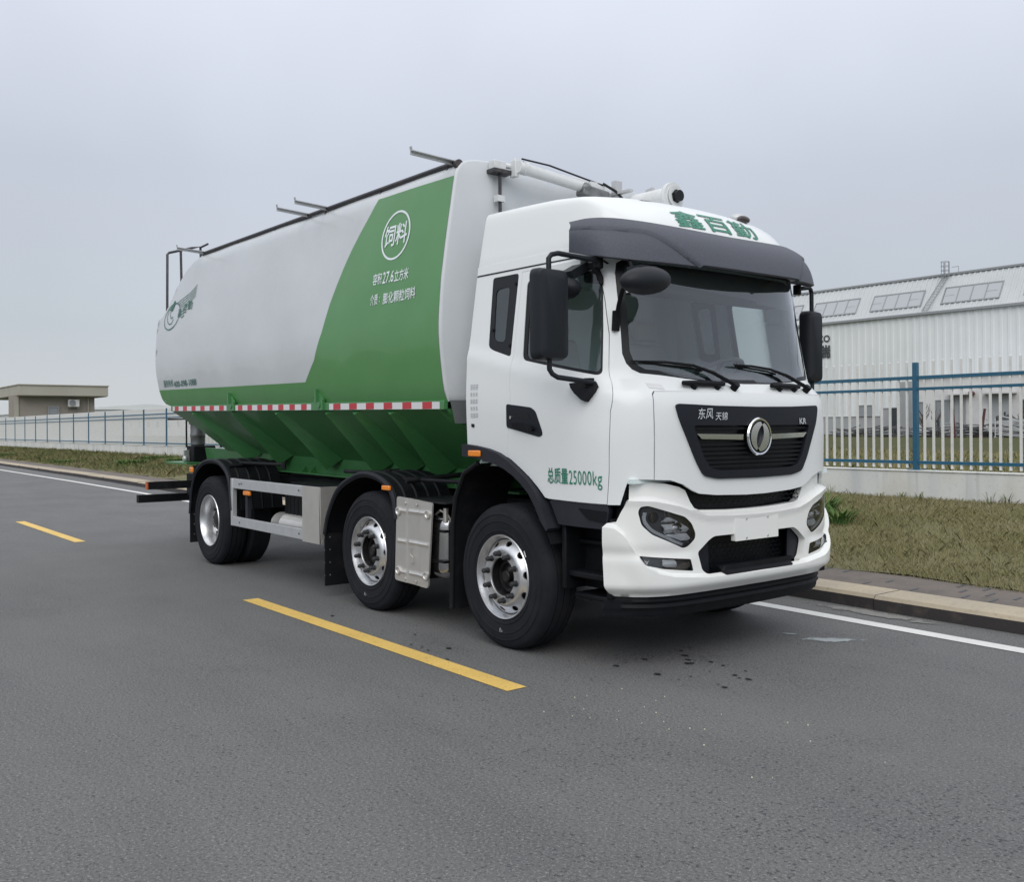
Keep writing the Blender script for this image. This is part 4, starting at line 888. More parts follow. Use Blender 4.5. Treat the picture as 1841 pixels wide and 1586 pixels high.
# emblem: chrome ring with two wing-shaped swallows
EC = (0, 1.510)
em = MB(); xe = cab0(0, 1.51)[0] + .022
prof = [(.128, 0), (.131, .012), (.124, .022), (.114, .020), (.112, .006), (.112, 0)]
em.lathe(prof, (xe, 0, 1.510), 'X', 56)
emb = em.build('emblem', M['chrome'], gr)
em = MB(); em.lathe([(.114, .008), (.0, .008)], (xe, 0, 1.51), 'X', 40); em.build('emblem_ground', M['panel'], emb)
def arcpts(c, r, a0, a1, n=16): return [(c[0] + r * math.cos(R(lerp(a0, a1, k / n))), c[1] + r * math.sin(R(lerp(a0, a1, k / n)))) for k in range(n + 1)]
em = MB()
for k in range(2):
    # a swept crescent following the ring, fat at the shoulder and pointed at both ends
    outer = arcpts((0, 0), .101, 266, 66, 28)
    inner = [tuple(p) for p in catmull([(.041, .092), (.008, .070), (-.018, .040), (-.034, .004), (-.039, -.034), (-.031, -.068), (-.007, -.1007)], 5)]
    poly = outer + inner[1:-1]
    if k: poly = [(-a, -b) for a, b in poly]
    patch(em, poly, lambda u, v, o: (xe + .012 + o, u, 1.51 + v), res=.02, off=.010, thick=.012)
em.build('swallow', M['chrome'], emb)
tx = MB(); text(tx, '东风', cab, -.592, -.455, 1.628, 1.700, bold=.004, shear=.18, off=.024, slope=.02, conv=CF); tx.build('lettering', M['chrome'], gr, smooth=0); tx = MB(); text(tx, '天锦', cab, -.432, -.318, 1.622, 1.676, bold=.004, shear=.18, off=.024, conv=CF); tx.build('lettering', M['chrome'], gr, smooth=0); tx = MB(); text(tx, 'KR', cab, .490, .578, 1.594, 1.636, bold=.03, off=.024, conv=CF)
tx.build('lettering', M['chrome'], gr, smooth=0)

# ------------------------------------------------------------------ bumper
ZC = [(0, .982), (.26, .986), (.5, 1.0), (.6, 1.025), (.74, 1.072), (.9, 1.108), (1.05, 1.118), (1.2, 1.118)]
ZL = [(0, .596), (.54, .602), (.80, .628), (.90, .655), (.97, .70), (1.02, .79), (1.06, .89), (1.10, .945), (1.2, .965)]
def bump(u, z, off=0):
    def f(u, z):
        a, b = base(u + .004), base(u - .004); t = Vector((a[0] - b[0], a[1] - b[1])).normalized(); nx, ny = t.y, -t.x
        x, y = base(u); ya = abs(y); c = interp(ZC, ya); l_ = interp(ZL, ya)
        d = .010 - .050 * sst(c - .004, c + .022, z) + .010 * (sst(c - .05, c - .004, z) - sst(c - .004, c + .02, z))
        d += .040 * (1 - sst(l_ - .006, l_ + .016, z)) - .020 * (1 - sst(l_ - .30, l_ - .02, z)) * sst(.70, .95, ya)
        d -= .065 * (1 - sst(.495, .575, z)) ** 1.6
        d -= .012 * math.exp(-((z - .775) / .035) ** 2) * sst(.55, .7, ya)
        return (x - .004 + nx * d, y + ny * d, z)
    return offp(f, u, z, off, .006)
def BF(y, z): s = bis(lambda s: base(s)[1] - abs(y), 0, 1.75); return (math.copysign(s, y), z)
def bx(x, z): s = bis(lambda s: x - base(s)[0], .35, LU); return (-s, z)
bl = [bx(1.115, 1.226), bx(1.112, 1.122), bx(1.075, 1.04), bx(1.050, .975), bx(1.000, .968), bx(.985, .945), bx(.980, .75), bx(.986, .57), bx(1.00, .515), bx(1.03, .495)]
low = [BF(-1.0, .492), BF(-.6, .494), BF(0, .496)]
top = [BF(-.95, 1.226), BF(-.82, 1.216), BF(-.70, 1.190), BF(-.645, 1.165), BF(-.60, 1.085), BF(-.565, 1.045), BF(-.52, 1.030), BF(-.25, 1.018), BF(0, 1.015)]
half_b = list(reversed(top)) + bl + low          # centre top -> right side -> centre bottom
bouter = half_b + mir(list(reversed(half_b[1:-1])))
HL = rpoly([(-1.003, 1.040), (-.992, 1.072), (-.955, 1.080), (-.69, .998), (-.635, .952), (-.602, .885), (-.608, .850), (-.668, .802), (-.705, .795), (-.93, .895), (-.985, .955)], .02)
FG = rpoly([(-1.0, .760), (-.645, .722), (-.622, .642), (-.86, .672), (-.965, .700)], .014)
OP = rpoly([(-.585, .760), (-.475, .838), (-.43, .856), (.43, .856), (.475, .838), (.585, .760), (.545, .640), (.50, .612), (-.50, .612), (-.545, .640)], .02)
def bline(tab, dz, y0=0, y1=1.128): 
    ys = [lerp(-y1, y1, k / 220) for k in range(221)]; return [BF(y, interp(tab, abs(y)) + dz) for y in ys]
BL = [bline(ZC, d) for d in (-.05, -.004, .009, .022)] + [bline(ZL, d) for d in (-.006, .005, .016)]
bm_ = MB(); patch(bm_, bouter, bump, [[BF(*p) for p in HL], [BF(-a, b) for a, b in HL], [BF(*p) for p in FG], [BF(-a, b) for a, b in FG], [BF(*p) for p in OP]], res=.020, thick=.05, lines=BL)
bumper = bm_.build('bumper', M['bump_white'], T, smooth=50)
part('bumper_mesh', M['gasket'], bumper, [(-.62, .50), (.62, .50), (.62, 1.19), (-.62, 1.19)], lambda u, v, o: (base(u)[0] + o, base(u)[1], v), conv=BF, res=.08, off=-.14, thick=.01)
def honey(mb, x0, x1, z0, z1, cw, ch, off, test):
    i = 0; z = z0
    while z < z1:
        x = x0 + (cw / 2 if i % 2 else 0)
        while x < x1:
            P = [(x - cw * .36, z), (x, z + ch * .34), (x + cw * .36, z), (x + cw * .36, z - ch * .30)]
            for a, b in zip(P, P[1:]):
                if test((a[0] + b[0]) / 2, (a[1] + b[1]) / 2):
                    A, B = base(BF(*a)[0]), base(BF(*b)[0]); mb.bar((A[0] + off, A[1], a[1]), (B[0] + off, B[1], b[1]), .006, .006, (1, 0, 0))
            x += cw
        z += ch; i += 1
mb = MB(); honey(mb, -.62, .62, 1.058, 1.17, .062, .030, -.035, lambda y, z: abs(y) < .54 + (z - 1.03) * .4)
mb.build('honeycomb', M['black'], bumper, smooth=0)
mb = MB(); honey(mb, -.5, .5, .63, .80, .055, .030, -.10, lambda y, z: abs(y) < .42)
mb.build('honeycomb', M['black'], bumper, smooth=0)
for s in (-1, 1):
    P = [(s * .585, .755), (s * .44, .85), (s * .425, .62), (s * .525, .622)]
    part('intake_cheek', M['panel'], bumper, P if s < 0 else list(reversed(P)), bump, conv=BF, res=.06, off=-.055, thick=.01)
part('intake_tray', M['black'], bumper, rpoly([(-.40, .655), (.40, .655), (.36, .597), (-.36, .597)], .01), bump, conv=BF, res=.05, off=.010, thick=.03)
mb = MB()
patch(mb, rpoly([(-.235, .968), (.235, .968), (.235, .806), (-.235, .806)], .006), lambda u, v, o: (1.300 + o, u, v), res=.1, off=0, thick=.035, grid=False)
pl = mb.build('number_plate_holder', M['bump_white'], bumper, bevel=.003)
for y in (-.115, .115):
    for z in (.952, .822): part('plate_screw', M['alloy'], pl, circ((y, z), .008, .008, 10), lambda u, v, o: (1.300 + o, u, v), res=.1, off=.004, thick=.006, grid=False)
mb = MB(); mb.box((1.262, -.245, .9735), (1.299, .235, .980)); mb.build('plate_slot', M['panel'], bumper)
# lamps
for s in (-1, 1):
    def m_(P): return P if s < 0 else [(-a, b) for a, b in P]
    hl = part('headlight', M['lamphouse'], T, m_(HL), bump, conv=BF, res=.04, off=-.045, thick=.01)
    part('lens', M['lampg'], hl, m_(grow(HL, .985)), bump, conv=BF, res=.05, off=-.004)
    part('bezel', M['gasket'], hl, m_(HL), bump, holes=[m_(grow(HL, .94))], conv=BF, res=.04, off=-.002, thick=.03)
    mb = MB(); c = bump(*BF(s * .735, .925), -.03); patch(mb, m_(rpoly([(-.855, .965), (-.83, 1.005), (-.70, .962), (-.635, .905), (-.645, .845), (-.70, .838), (-.83, .885)], .02)), lambda u, v, o: bump(u, v, o - .030 + .020 * math.sin(v * 90)), conv=BF, res=.015, off=0, thick=.01)
    mb.build('reflector', M['reflector'], hl)
    mb = MB(); mb.ell(c, (.02, .05, .035), 14, 8); mb.build('bulb_cap', M['chromedark'], hl)
    mb = MB(); mb.ell(bump(*BF(s * .905, 1.0), -.035), (.02, .045, .035), 14, 8); mb.build('indicator_bowl', M['black'], hl)
    strip_ = [(-.965, 1.035), (-.970, .985), (-.93, .925), (-.86, .885), (-.78, .848), (-.70, .815)]
    mb = MB()
    sp = catmull(strip_, 6)
    for a, b in zip(sp, sp[1:]):
        q0, q1 = Vector(a), Vector(b); dd = (q1 - q0); nn = Vector((-dd.y, dd.x)).normalized() * .010; e_ = q0 + dd * .78
        P = [(q0 - nn)[:], (e_ - nn)[:], (e_ + nn)[:], (q0 + nn)[:]]
        patch(mb, [(x if s < 0 else -x, z) for x, z in P], bump, conv=BF, res=.1, off=-.012, thick=.006, grid=False)
    mb.build('daylight_strip', M['led'], hl)
    fg = part('fog_light', M['lamphouse'], T, m_(FG), bump, conv=BF, res=.05, off=-.035, thick=.01)
    part('lens', M['lampg'], fg, m_(grow(FG, .98)), bump, conv=BF, res=.06, off=-.006)
    part('bezel', M['gasket'], fg, m_(FG), bump, holes=[m_(grow(FG, .93))], conv=BF, res=.05, off=-.003, thick=.03)
    part('reflector', M['reflector'], fg, m_(rpoly([(-.855, .735), (-.765, .726), (-.745, .675), (-.83, .680), (-.86, .690)], .012)), lambda u, v, o: bump(u, v, o - .02 + .01 * math.cos((v - .705) * 70)), conv=BF, res=.012, off=0, thick=.008)
# black lower apron with grooves
mb = MB()
def skid(u, z, off=0):
    def f(u, z):
        s = u * .93; x, y = base(s); g = .008 * math.sin(z * 2 * math.pi / .045); return (x - .055 + g + .02 * sst(.36, .42, z), y * .965, z)
    return offp(f, u, z, off)
patch(mb, [(-1.36, .480), (-1.36, .365), (-.6, .352), (0, .350), (.6, .352), (1.36, .365), (1.36, .480), (.6, .515), (0, .515), (-.6, .515)], skid, res=.02, thick=.05)
mb.build('lower_apron', M['black'], T, smooth=50)
# cab steps and sill
part('sill', M['flare'], T, Sd(rpoly([(.505, 1.092), (1.0, 1.080), (1.005, 1.05), (.985, .925), (.595, .935)], .012)), cab, res=.06, off=-.004, thick=.10)
part('sill_insert', M['black'], T, Sd(rpoly([(.78, 1.055), (.995, 1.04), (.985, .965), (.86, .985)], .015)), cab, res=.05, off=.002, thick=.02)
stp = MB()
stp.box((.585, -.98, .50), (1.0, -.80, .95)); stp.box((.585, -1.16, .50), (.625, -.8, .935)); stp.box((.95, -1.10, .47), (1.0, -.8, .99)); stp.box((.60, -1.13, .585), (.99, -.8, .625)); stp.box((.62, -1.08, .44), (.99, -.8, .475)); stp.box((.60, -1.04, .80), (.99, -.8, .83)); stp.box((.98, -1.04, .92), (1.06, -.8, 1.21))
stp.build('cab_step', M['black'], T, bevel=.01)
copy = MB(); copy.box((.585, .80, .45), (1.06, 1.15, 1.08)); copy.build('cab_step', M['black'], T, bevel=.01)

# ------------------------------------------------------------------ visor and roof fairing
TP = catmull([(1.055, 0, 2.905), (1.045, .25, 2.91), (1.02, .5, 2.92), (.965, .75, 2.935), (.875, .95, 2.95), (.76, 1.055, 2.955), (.635, 1.105, 2.945)], 6)
BP = catmull([(1.315, 0, 2.622), (1.305, .25, 2.625), (1.27, .5, 2.632), (1.20, .75, 2.645), (1.095, .97, 2.660), (.955, 1.115, 2.690), (.70, 1.145, 2.755)], 6)
def vis(s, t, off=0):
    def f(s, t):
        a = min(1, abs(s)) * (len(TP) - 1); i = min(int(a), len(TP) - 2); w = a - i
        A = Vector(TP[i]).lerp(Vector(TP[i + 1]), w); B = Vector(BP[i]).lerp(Vector(BP[i + 1]), w); p = A.lerp(B, t)
        o_ = Vector((.5, .35 * abs(s) ** 2, .35)).normalized() * .05 * math.sin(math.pi * min(1, max(0, t)))
        # raised middle field with a step running across each end
        tl_ = .38 + .66 * (1 - sst(.30, .58, abs(s))) - .1 * max(0, abs(s) - .6)
        o_ = o_ - Vector((.5, 0, .35)).normalized() * .018 * sst(tl_, tl_ + .05, t)
        p += o_
        return (p.x, p.y * (1 if s >= 0 else -1), p.z)
    return offp(f, s, t, off, .004)
mb = MB(); patch(mb, [(-1, .0), (-.5, 0), (0, 0), (.5, 0), (1, .0), (1, 1), (.5, 1), (0, 1), (-.5, 1), (-1, 1)], vis, res=.022, thick=.02, lines=[[(s_ * k / 60, .38 + .66 * (1 - sst(.30, .58, k / 60)) - .1 * max(0, k / 60 - .6) + d_) for k in range(int(60 * .325), 58)] for s_ in (-1, 1) for d_ in (0, .025, .05)])
visor = mb.build('sun_visor', M['visor'], T, smooth=50)
for s in (-.78, -.22, -.30, .22, .30, .78):
    t = .62 if abs(s) > .5 else (.28 if abs(s) < .25 else .80)
    part('rivet', M['black'], visor, circ((s, t), .010, .035, 10), vis, res=.5, off=.012, thick=.012, grid=False)
part('lamp_recess', M['visor'], visor, rpoly([(-.62, .10), (-.47, .10), (-.42, .18), (-.47, .26), (-.62, .24)], .02), vis, res=.5, off=.004, thick=.01, grid=False)
mb = MB()
for y in (-.62, -.2, .2, .62): mb.bar((1.06, y, 2.70), (1.22, y, 2.66), .05, .02)
mb.build('visor_bracket', M['black'], visor)
FPR = [(0, 0), (.024, .25), (.050, .55), (.074, .80), (.083, .855), (.098, .893), (.13, .918), (.20, .94), (.40, .968), (1, 1)]
def fairing(u, v, off=0):
    def f(u, v):
        v = min(1, max(0, v)); x0, y0 = base(u); k = (interp(XC, 2.76) - XR) / (1.29 - XR)
        bx_, by_ = XR + (x0 - XR) * k, y0 * W(x0, 2.76) / 1.2
        side = sst(.55, 1.05, bx_)                   # 0 along the side, 1 across the front
        sx = lerp(bx_, .30, side if bx_ > .30 else 0); n = lerp(6.0, 2.15, side)
        rise = lerp(interp(FPR, v), (1 - (1 - v) ** 2.15) ** (1 / 2.15), side)
        zt = interp([(-.435, 3.265), (-.1, 3.255), (.3, 3.235), (.6, 3.20)], sx)
        yy = lerp(by_, 0, v); xx = lerp(bx_, sx, v)
        z = 2.755 + (zt - 2.755) * rise + .02 * rise * (1 - (yy / 1.1) ** 2)
        # body line along the lower side
        pin = .022 * (1 - sst(2.755, 2.80, z)) if side < .5 else 0
        if side < .9: yy = math.copysign(abs(yy) - pin, by_) if abs(yy) > .05 else yy
        return (xx, yy, z)
    return f(u, v)
us = [LU * (k / 70) for k in range(-70, 71)]; vs_ = [0, .006, .012, .024, .037, .050, .063, .074, .083, .090, .098, .113, .13, .16, .20, .25, .32, .4, .5, .62, .75, .88, 1.0]
V = [fairing(u * .9995, v) for u in us for v in vs_]; nv = len(vs_); F = [(i * nv + j, (i + 1) * nv + j, (i + 1) * nv + j + 1, i * nv + j + 1) for i in range(140) for j in range(nv - 1)]
mb = MB(); mb.add(V, F)
mb.add([V[j] for j in range(nv)] + [V[140 * nv + j] for j in range(nv)], [tuple(range(nv)) + tuple(range(2 * nv - 1, nv - 1, -1))])
fair = mb.build('roof_fairing', M['cab'], T, smooth=50)
# the white band between roof seam and fairing, seam itself dark
mb = MB(); sb = Sd([(-.434, 2.7965), (-.434, 2.770), (.62, 2.778), (.72, 2.79)]); 
part('roof_seam', M['gasket'], T, Sd([(-.43, 2.724), (.70, 2.722), (.80, 2.704), (.86, 2.66), (.872, 2.664), (.81, 2.712), (.705, 2.731), (-.43, 2.735)]), cab, res=.08, off=.003, thick=.003)
def ff(y, t):   # front of the fairing: y across, t up the slope
    s = bis(lambda s: fairing(s, t)[1] - abs(y), 0, 1.3); return fairing(math.copysign(s, y), t)
GY, GT = [k / 30 * .5 for k in range(31)], [k / 60 * .5 for k in range(61)]
FGR = [[fairing(bis(lambda s: fairing(s, t)[1] - y, 0, 1.3, 24), t) for t in GT] for y in GY]     # sampled once: rows of equal |y|
def ffo(y, t, off=0):
    a, b = min(abs(y), .499) / .5 * 30, min(max(t, 0), .499) / .5 * 60; i, j = int(a), int(b); u, v = a - i, b - j
    p00, p10, p01, p11 = (Vector(FGR[i][j]), Vector(FGR[i + 1][j]), Vector(FGR[i][j + 1]), Vector(FGR[i + 1][j + 1]))
    p = p00 * (1 - u) * (1 - v) + p10 * u * (1 - v) + p01 * (1 - u) * v + p11 * u * v
    n = ((p10 - p00) * (1 - v) + (p11 - p01) * v).cross((p01 - p00) * (1 - u) + (p11 - p10) * u).normalized()
    if n.z < 0: n = -n
    p = p + n * off
    return (p.x, p.y if y >= 0 else -p.y, p.z)
tx = MB()
def tz(y, z):
    a = min(abs(y), .499) / .5 * 30; i = int(a); u = a - i
    return (y, interp([(lerp(FGR[i][j][2], FGR[i + 1][j][2], u), GT[j]) for j in range(61)], z))
for ch, a, b in (('鑫', -.445, -.175), ('百', -.145, .135), ('勤', .165, .435)):
    text(tx, ch, ffo, a, b, 2.952, 3.092, bold=.016, off=.005, conv=tz, fine=.02)
tx.build('lettering', M['gletter'], fair, smooth=0)
bc = ff(.93, .42)
mb = MB(); mb.ell((bc[0], bc[1], bc[2] + .01), (.06, .075, .04), 16, 10); mb.build('marker_lamp', M['galv'], fair); mb = MB(); mb.ell((bc[0] + .055, bc[1], bc[2] - .005), (.03, .07, .03), 14, 8); mb.build('marker_lens', mat('smoked lens', (.05, .04, .04), .3), fair)

# ------------------------------------------------------------------ mirrors, wipers
def housing(mb, x0, x1, y0, y1, z0, z1, r):
    P = rpoly([(y0, z0), (y1, z0), (y1, z1), (y0, z1)], r, 6); n = len(P); cyy, czz = (y0 + y1) / 2, (z0 + z1) / 2; V = []
    rings = [(x0, .94), (x0 + .012, 1.0), (lerp(x0, x1, .55), .985), (lerp(x0, x1, .85), .90), (x1, .62)]
    for x, k in rings: V += [(x, cyy + (a - cyy) * k, czz + (b - czz) * (k * .5 + .5 if k < 1 else 1)) for a, b in P]
    F = [(i * n + j, i * n + (j + 1) % n, (i + 1) * n + (j + 1) % n, (i + 1) * n + j) for i in range(len(rings) - 1) for j in range(n)]
    F += [tuple(range(n)), tuple(range((len(rings) - 1) * n, len(rings) * n))]
    mb.add(V, F)
for s in (-1, 1):
    yo, yi = (s * 1.60, s * 1.345) if s < 0 else (s * 1.37, s * 1.185)
    mx, mz = (-.075, 0) if s < 0 else (-.06, -.08)
    mb = MB(); housing(mb, .87 + mx, .985 + mx, min(yo, yi), max(yo, yi), 2.005 + mz, 2.585 + mz, .05)
    mir_ = mb.build('wing_mirror', M['mirror'], T, smooth=45)
    mb = MB(); mb.box((.866 + mx, min(yo, yi) + .02, 2.03 + mz), (.8695 + mx, max(yo, yi) - .02, 2.56 + mz)); mb.build('mirror_glass', M['chromedark'], mir_)
    ym = s * (1.48 if s < 0 else 1.28)
    mb = MB()
    mb.tube([(.925 + mx, ym, 2.57 + mz), (.925 + mx, ym, 2.65), (.93 + mx, ym + -s * .02, 2.675), (.945 + mx, ym - s * .06, 2.685), (.885, s * 1.10, 2.668), (.875, s * 1.06, 2.66)], .017, 10); mb.build('mirror_arm', M['mirror'], mir_); mb = MB()
    mb.tube([(.925 + mx, ym, 2.01 + mz), (.925 + mx, ym, 1.95 + mz), (.93 + mx, ym - s * .02, 1.92 + mz), (.945 + mx, ym - s * .05, 1.90 + mz), (.92, s * 1.19, 1.872), (.90, s * 1.14, 1.865)], .017, 10)
    mb.build('mirror_arm', M['mirror'], mir_)
    mb = MB(); mb.tube([(.875, s * 1.075, 2.62), (.875, s * 1.075, 2.695)], .032, 12); patch(mb, [CF(-1, 2.5)] and [(x_ if s < 0 else -x_, z_) for x_, z_ in Sd([(.72, 2.67), (.80, 2.672), (.852, 2.57), (.858, 2.52), (.84, 2.515), (.80, 2.60), (.77, 2.63), (.72, 2.64)])], cab, res=.05, off=.03, thick=.03)
    mb.build('upper_bracket', M['black'], mir_, bevel=.006)
    mb = MB(); mb.tube([(.885, s * 1.175, 1.84), (.885, s * 1.175, 1.90)], .034, 12)
    patch(mb, [(x_ if s < 0 else -x_, z_) for x_, z_ in Sd([(.74, 1.862), (.90, 1.858), (.93, 1.842), (.875, 1.745), (.845, 1.757), (.79, 1.80), (.755, 1.835)])], cab, res=.05, off=.045, thick=.05)
    mb.build('lower_bracket', M['black'], mir_, bevel=.012)
# kerb mirror over the near side door, front mirror on the near corner
mb = MB(); mb.ell((.62, -1.20, 2.50), (.20, .10, .085), 22, 12); mb.v = [(x, y, max(z, 2.435)) for x, y, z in mb.v]; mb.bar((.70, -1.05, 2.66), (.70, -1.20, 2.58), .12, .06)
km = mb.build('kerb_mirror', M['mirror'], T, smooth=45)
mb = MB(); mb.box((.35, -1.095, 2.645), (.72, -1.06, 2.705)); mb.build('rain_gutter', M['cab'], T, bevel=.006)
mb = MB(); mb.ell((1.30, -1.075, 2.488), (.10, .205, .088), 26, 16, rot=Matrix.Rotation(R(6), 3, 'X')); mb.box((1.20, -1.14, 2.53), (1.32, -.99, 2.58))
fm = mb.build('front_mirror', M['mirror'], T, bevel=.0, smooth=60)
mb = MB(); mb.tube([(.965, -1.0, 2.30), (.985, -1.0, 2.38), (1.06, -1.04, 2.46), (1.22, -1.10, 2.565), (1.28, -1.06, 2.56)], .015, 9); mb.tube([(1.02, -.97, 2.70), (1.08, -.99, 2.64), (1.14, -1.02, 2.575), (1.22, -1.05, 2.565)], .011, 8); mb.bar((.955, -1.002, 2.21), (.965, -1.002, 2.34), .045, .03, (1, 0, 0)); mb.build('mirror_arm', M['black'], fm)
for ya, yb, yp_ in ((-.95, -.50, -.159), (-.09, .30, .70)):
    mb = MB(); A, K_, P_ = (CF(max(ya, -.95), 2.005), CF(yb, 1.985), CF(yp_, 1.835))
    mb.tube([cab(*P_, .035), cab(*CF(lerp(yp_, yb, .5), 1.925), .045), cab(*K_, .035)], [.016, .013, .010], 8)
    mb.tube([cab(*K_, .032), cab(*CF(lerp(ya, yb, .5), 2.0), .03), cab(*A, .028)], [.010, .009, .005], 8)
    mb.tube([cab(*CF(lerp(ya, yb, .1), 2.0), .012), cab(*CF(yb, 1.972), .012), cab(*CF(yb + .1, 1.955), .012)], .008, 6)
    mb.tube([cab(*P_, -.01), cab(*P_, .05)], .026, 12); mb.build('wiper', M['black'], T)
for y0, y1 in ((-.645, -.265), (.255, .60)):
    mb = MB(); z = 1.846
    pts = [cab(*CF(lerp(y0, y1, k / 4), z), .03) for k in range(5)]
    mb.tube(pts, [.016, .02, .02, .02, .016], 10); mb.tube([cab(*CF(y0 + .1, z - .008), -.005), cab(*CF(y0 + .1, z - .008), .035)], .022, 10); mb.tube([cab(*CF(y1 - .06, z - .008), -.005), cab(*CF(y1 - .06, z - .008), .035)], .022, 10)
    mb.build('grab_handle', M['black'], T)

# ------------------------------------------------------------------ wheel arches
def sidepl(off_y):
    return lambda u, v, o: (u, off_y - o, v)
AO = [(-.45, 1.462), (-.30, 1.452), (-.15, 1.432), (-.02, 1.402), (.10, 1.352), (.20, 1.296), (.30, 1.236), (.39, 1.160), (.46, 1.07), (.515, .96), (.545, .905)]
AI = [(.525, .885), (.46, .955), (.405, 1.045), (.335, 1.13), (.25, 1.195), (.16, 1.248), (.06, 1.292), (-.06, 1.325), (-.18, 1.345), (-.30, 1.362), (-.45, 1.372)]
for s in (-1, 1):
    fl = MB(); patch(fl, AO + AI, (lambda u, v, o: (u, s * (1.215 + o), v)), res=.06, off=.03, thick=.12, grid=False)
    o = fl.build('arch_flare', M['flare'], T, bevel=.01)
    if s < 0:
        mb = MB(); mb.box((-.352, -1.262, 1.372), (-.205, -1.243, 1.418)); mb.build('side_marker', M['orange'], o, bevel=.008)
    # inner mudguard strip
    mb = MB(); arc = [(-.60, .20), (-.585, .60), (-.575, .85), (-.53, 1.06), (-.42, 1.24), (-.25, 1.32), (0, 1.34), (.25, 1.22), (.45, 1.0), (.56, .8)]
    n = len(arc); y0, y1 = s * 1.235, s * .75
    V = [(x, y0, z) for x, z in arc] + [(x, y1, z) for x, z in arc]; mb.add(V, [(i, i + 1, n + i + 1, n + i) for i in range(n - 1)])
    lip = [(x - .012, s * 1.235, z + .004) for x, z in arc[:6]]; mb.tube(lip, .02, 8); mb.build('mudguard', M['chassis'], T, smooth=60)

# ------------------------------------------------------------------ wheels
def make_wheel(front=True, w=.29):
    root = empty('wheel', (0, 0, 0)); root.parent = T
    Rr = .522; pr = [(.292, .020), (.300, .010), (.318, .003), (.328, .000), (.331, -.005), (.335, -.005), (.338, -.001), (.36, -.004), (.395, -.007), (.398, -.011), (.402, -.011), (.405, -.0075), (.42, -.008), (.444, -.005), (.446, -.009), (.450, -.009), (.452, -.004), (.455, -.003), (.478, .006), (.492, .010), (.503, .022), (.512, .034), (.518, .045)]
    tread = []
    for g in (.085, .145, .205):
        gg = g * w / .29; tread += [(Rr, gg - .008), (Rr - .014, gg - .005), (Rr - .014, gg + .005), (Rr, gg + .008)]
    pr2 = pr + tread + [(r_, w - y) for r_, y in reversed(pr)] + [(.285, w - .02), (.285, .02), (.292, .020)]
    mb = MB(); mb.lathe(pr2, (0, 0, 0), 'Y', 72)
    for k in range(72):      # raised sidewall ribs near the shoulder
        a = 2 * math.pi * k / 72; c_, s_ = math.cos(a), math.sin(a)
        if k % 6 in (0, 1): mb.bar((c_ * .482, .006, s_ * .482), (c_ * .498, .014, s_ * .498), .010, .004, (0, 1, 0))
    tyre = mb.build('tyre', M['rubber'], root, smooth=40)
    mb = MB(); mb.lathe([(.30, .016), (.303, .004), (.298, -.004), (.292, -.002), (.288, .010), (.281, .024), (.274, .045), (.268, .07), (.262, .12), (.258, .17 if not front else .14), (.264, .20), (.28, w - .02)], (0, 0, 0), 'Y', 72)
    if front: tab = [(.10, .004), (.198, .001), (.207, .003), (.213, .008), (.225, .022), (.243, .038), (.256, .050), (.268, .056)]
    else: tab = [(.10, .165), (.17, .165), (.19, .155), (.23, .150), (.262, .165)]
    hr = .239; hol = [[(math.cos(R(36 * k + 12)) * (hr + a_) - math.sin(R(36 * k + 12)) * b_, math.sin(R(36 * k + 12)) * (hr + a_) + math.cos(R(36 * k + 12)) * b_) for a_, b_ in circ((0, 0), .018, .028, 18)] for k in range(10)]
    patch(mb, circ((0, 0), .264, .264, 72), lambda u, v, o: (u, interp(tab, math.hypot(u, v)) - o, v), [circ((0, 0), .139, .139, 48)] + hol, res=.014, off=0, thick=.010)
    mb.lathe([(.139, .004 if front else .165), (.137, .007 if front else .168), (.1365, .018 if front else .185)], (0, 0, 0), 'Y', 48)
    mb.build('rim', M['alloy'], root, smooth=40)
    mb = MB()
    if front: mb.lathe([(.0, .030), (.034, .030), (.042, .038), (.044, .075), (.085, .085), (.094, .060), (.112, .062), (.124, .075), (.1355, .080), (.1355, .02), (.1362, .02), (.1362, .10), (.24, .16), (.25, .25)], (0, 0, 0), 'Y', 36)
    else: mb.lathe([(.0, .075), (.06, .075), (.09, .085), (.115, .10), (.125, .13), (.134, .18), (.24, .20), (.25, .25)], (0, 0, 0), 'Y', 36)
    mb.build('hub', M['hub'], root, smooth=40)
    for k in range(10):
        a = R(36 * k - 6); c = Vector((.1675 * math.cos(a), 0, .1675 * math.sin(a))); y0 = .004 if front else .165
        mb = MB(); mb.tube([c + Vector((0, y0, 0)), c + Vector((0, y0 - .012, 0)), c + Vector((0, y0 - .0121, 0)), c + Vector((0, y0 - .046, 0)), c + Vector((0, y0 - .054, 0))], [.022, .022, .0175, .0175, .013], 12); mb.build('wheel_nut', M['nut'], root)
    if front:
        mb = MB(); a = R(38); mb.bar((.345 * math.cos(a) - .02, -.008, .345 * math.sin(a) + .016), (.345 * math.cos(a) + .0, -.008, .345 * math.sin(a) - .022), .008, .004, (0, 1, 0)); 
        mb.lathe([(.016, -.0075), (.020, -.009), (.020, -.0075)], (.02, 0, -.385), 'Y', 3); mb.build('tyre_mark', M['whitetape'], root)
    return root
AX2, AX3 = -1.9099, -5.6678
WZ = .515
wf = make_wheel(True); wr = make_wheel(False, .275)
def put(w, x, side, y):
    w.location = (x, side * y, WZ); w.rotation_euler = (0, R(random.uniform(0, 36)), 0 if side < 0 else math.pi)
def wcopy(w):
    c = copy_tree(w, T); return c
wf.location = (0, -1.22, WZ); wf.rotation_euler = (0, R(4), 0)
for x, s in ((0, 1), (AX2, -1), (AX2, 1)): put(wcopy(wf), x, s, 1.22)
wr.location = (AX3, -1.22, WZ)
put(wcopy(wr), AX3, 1, 1.22)
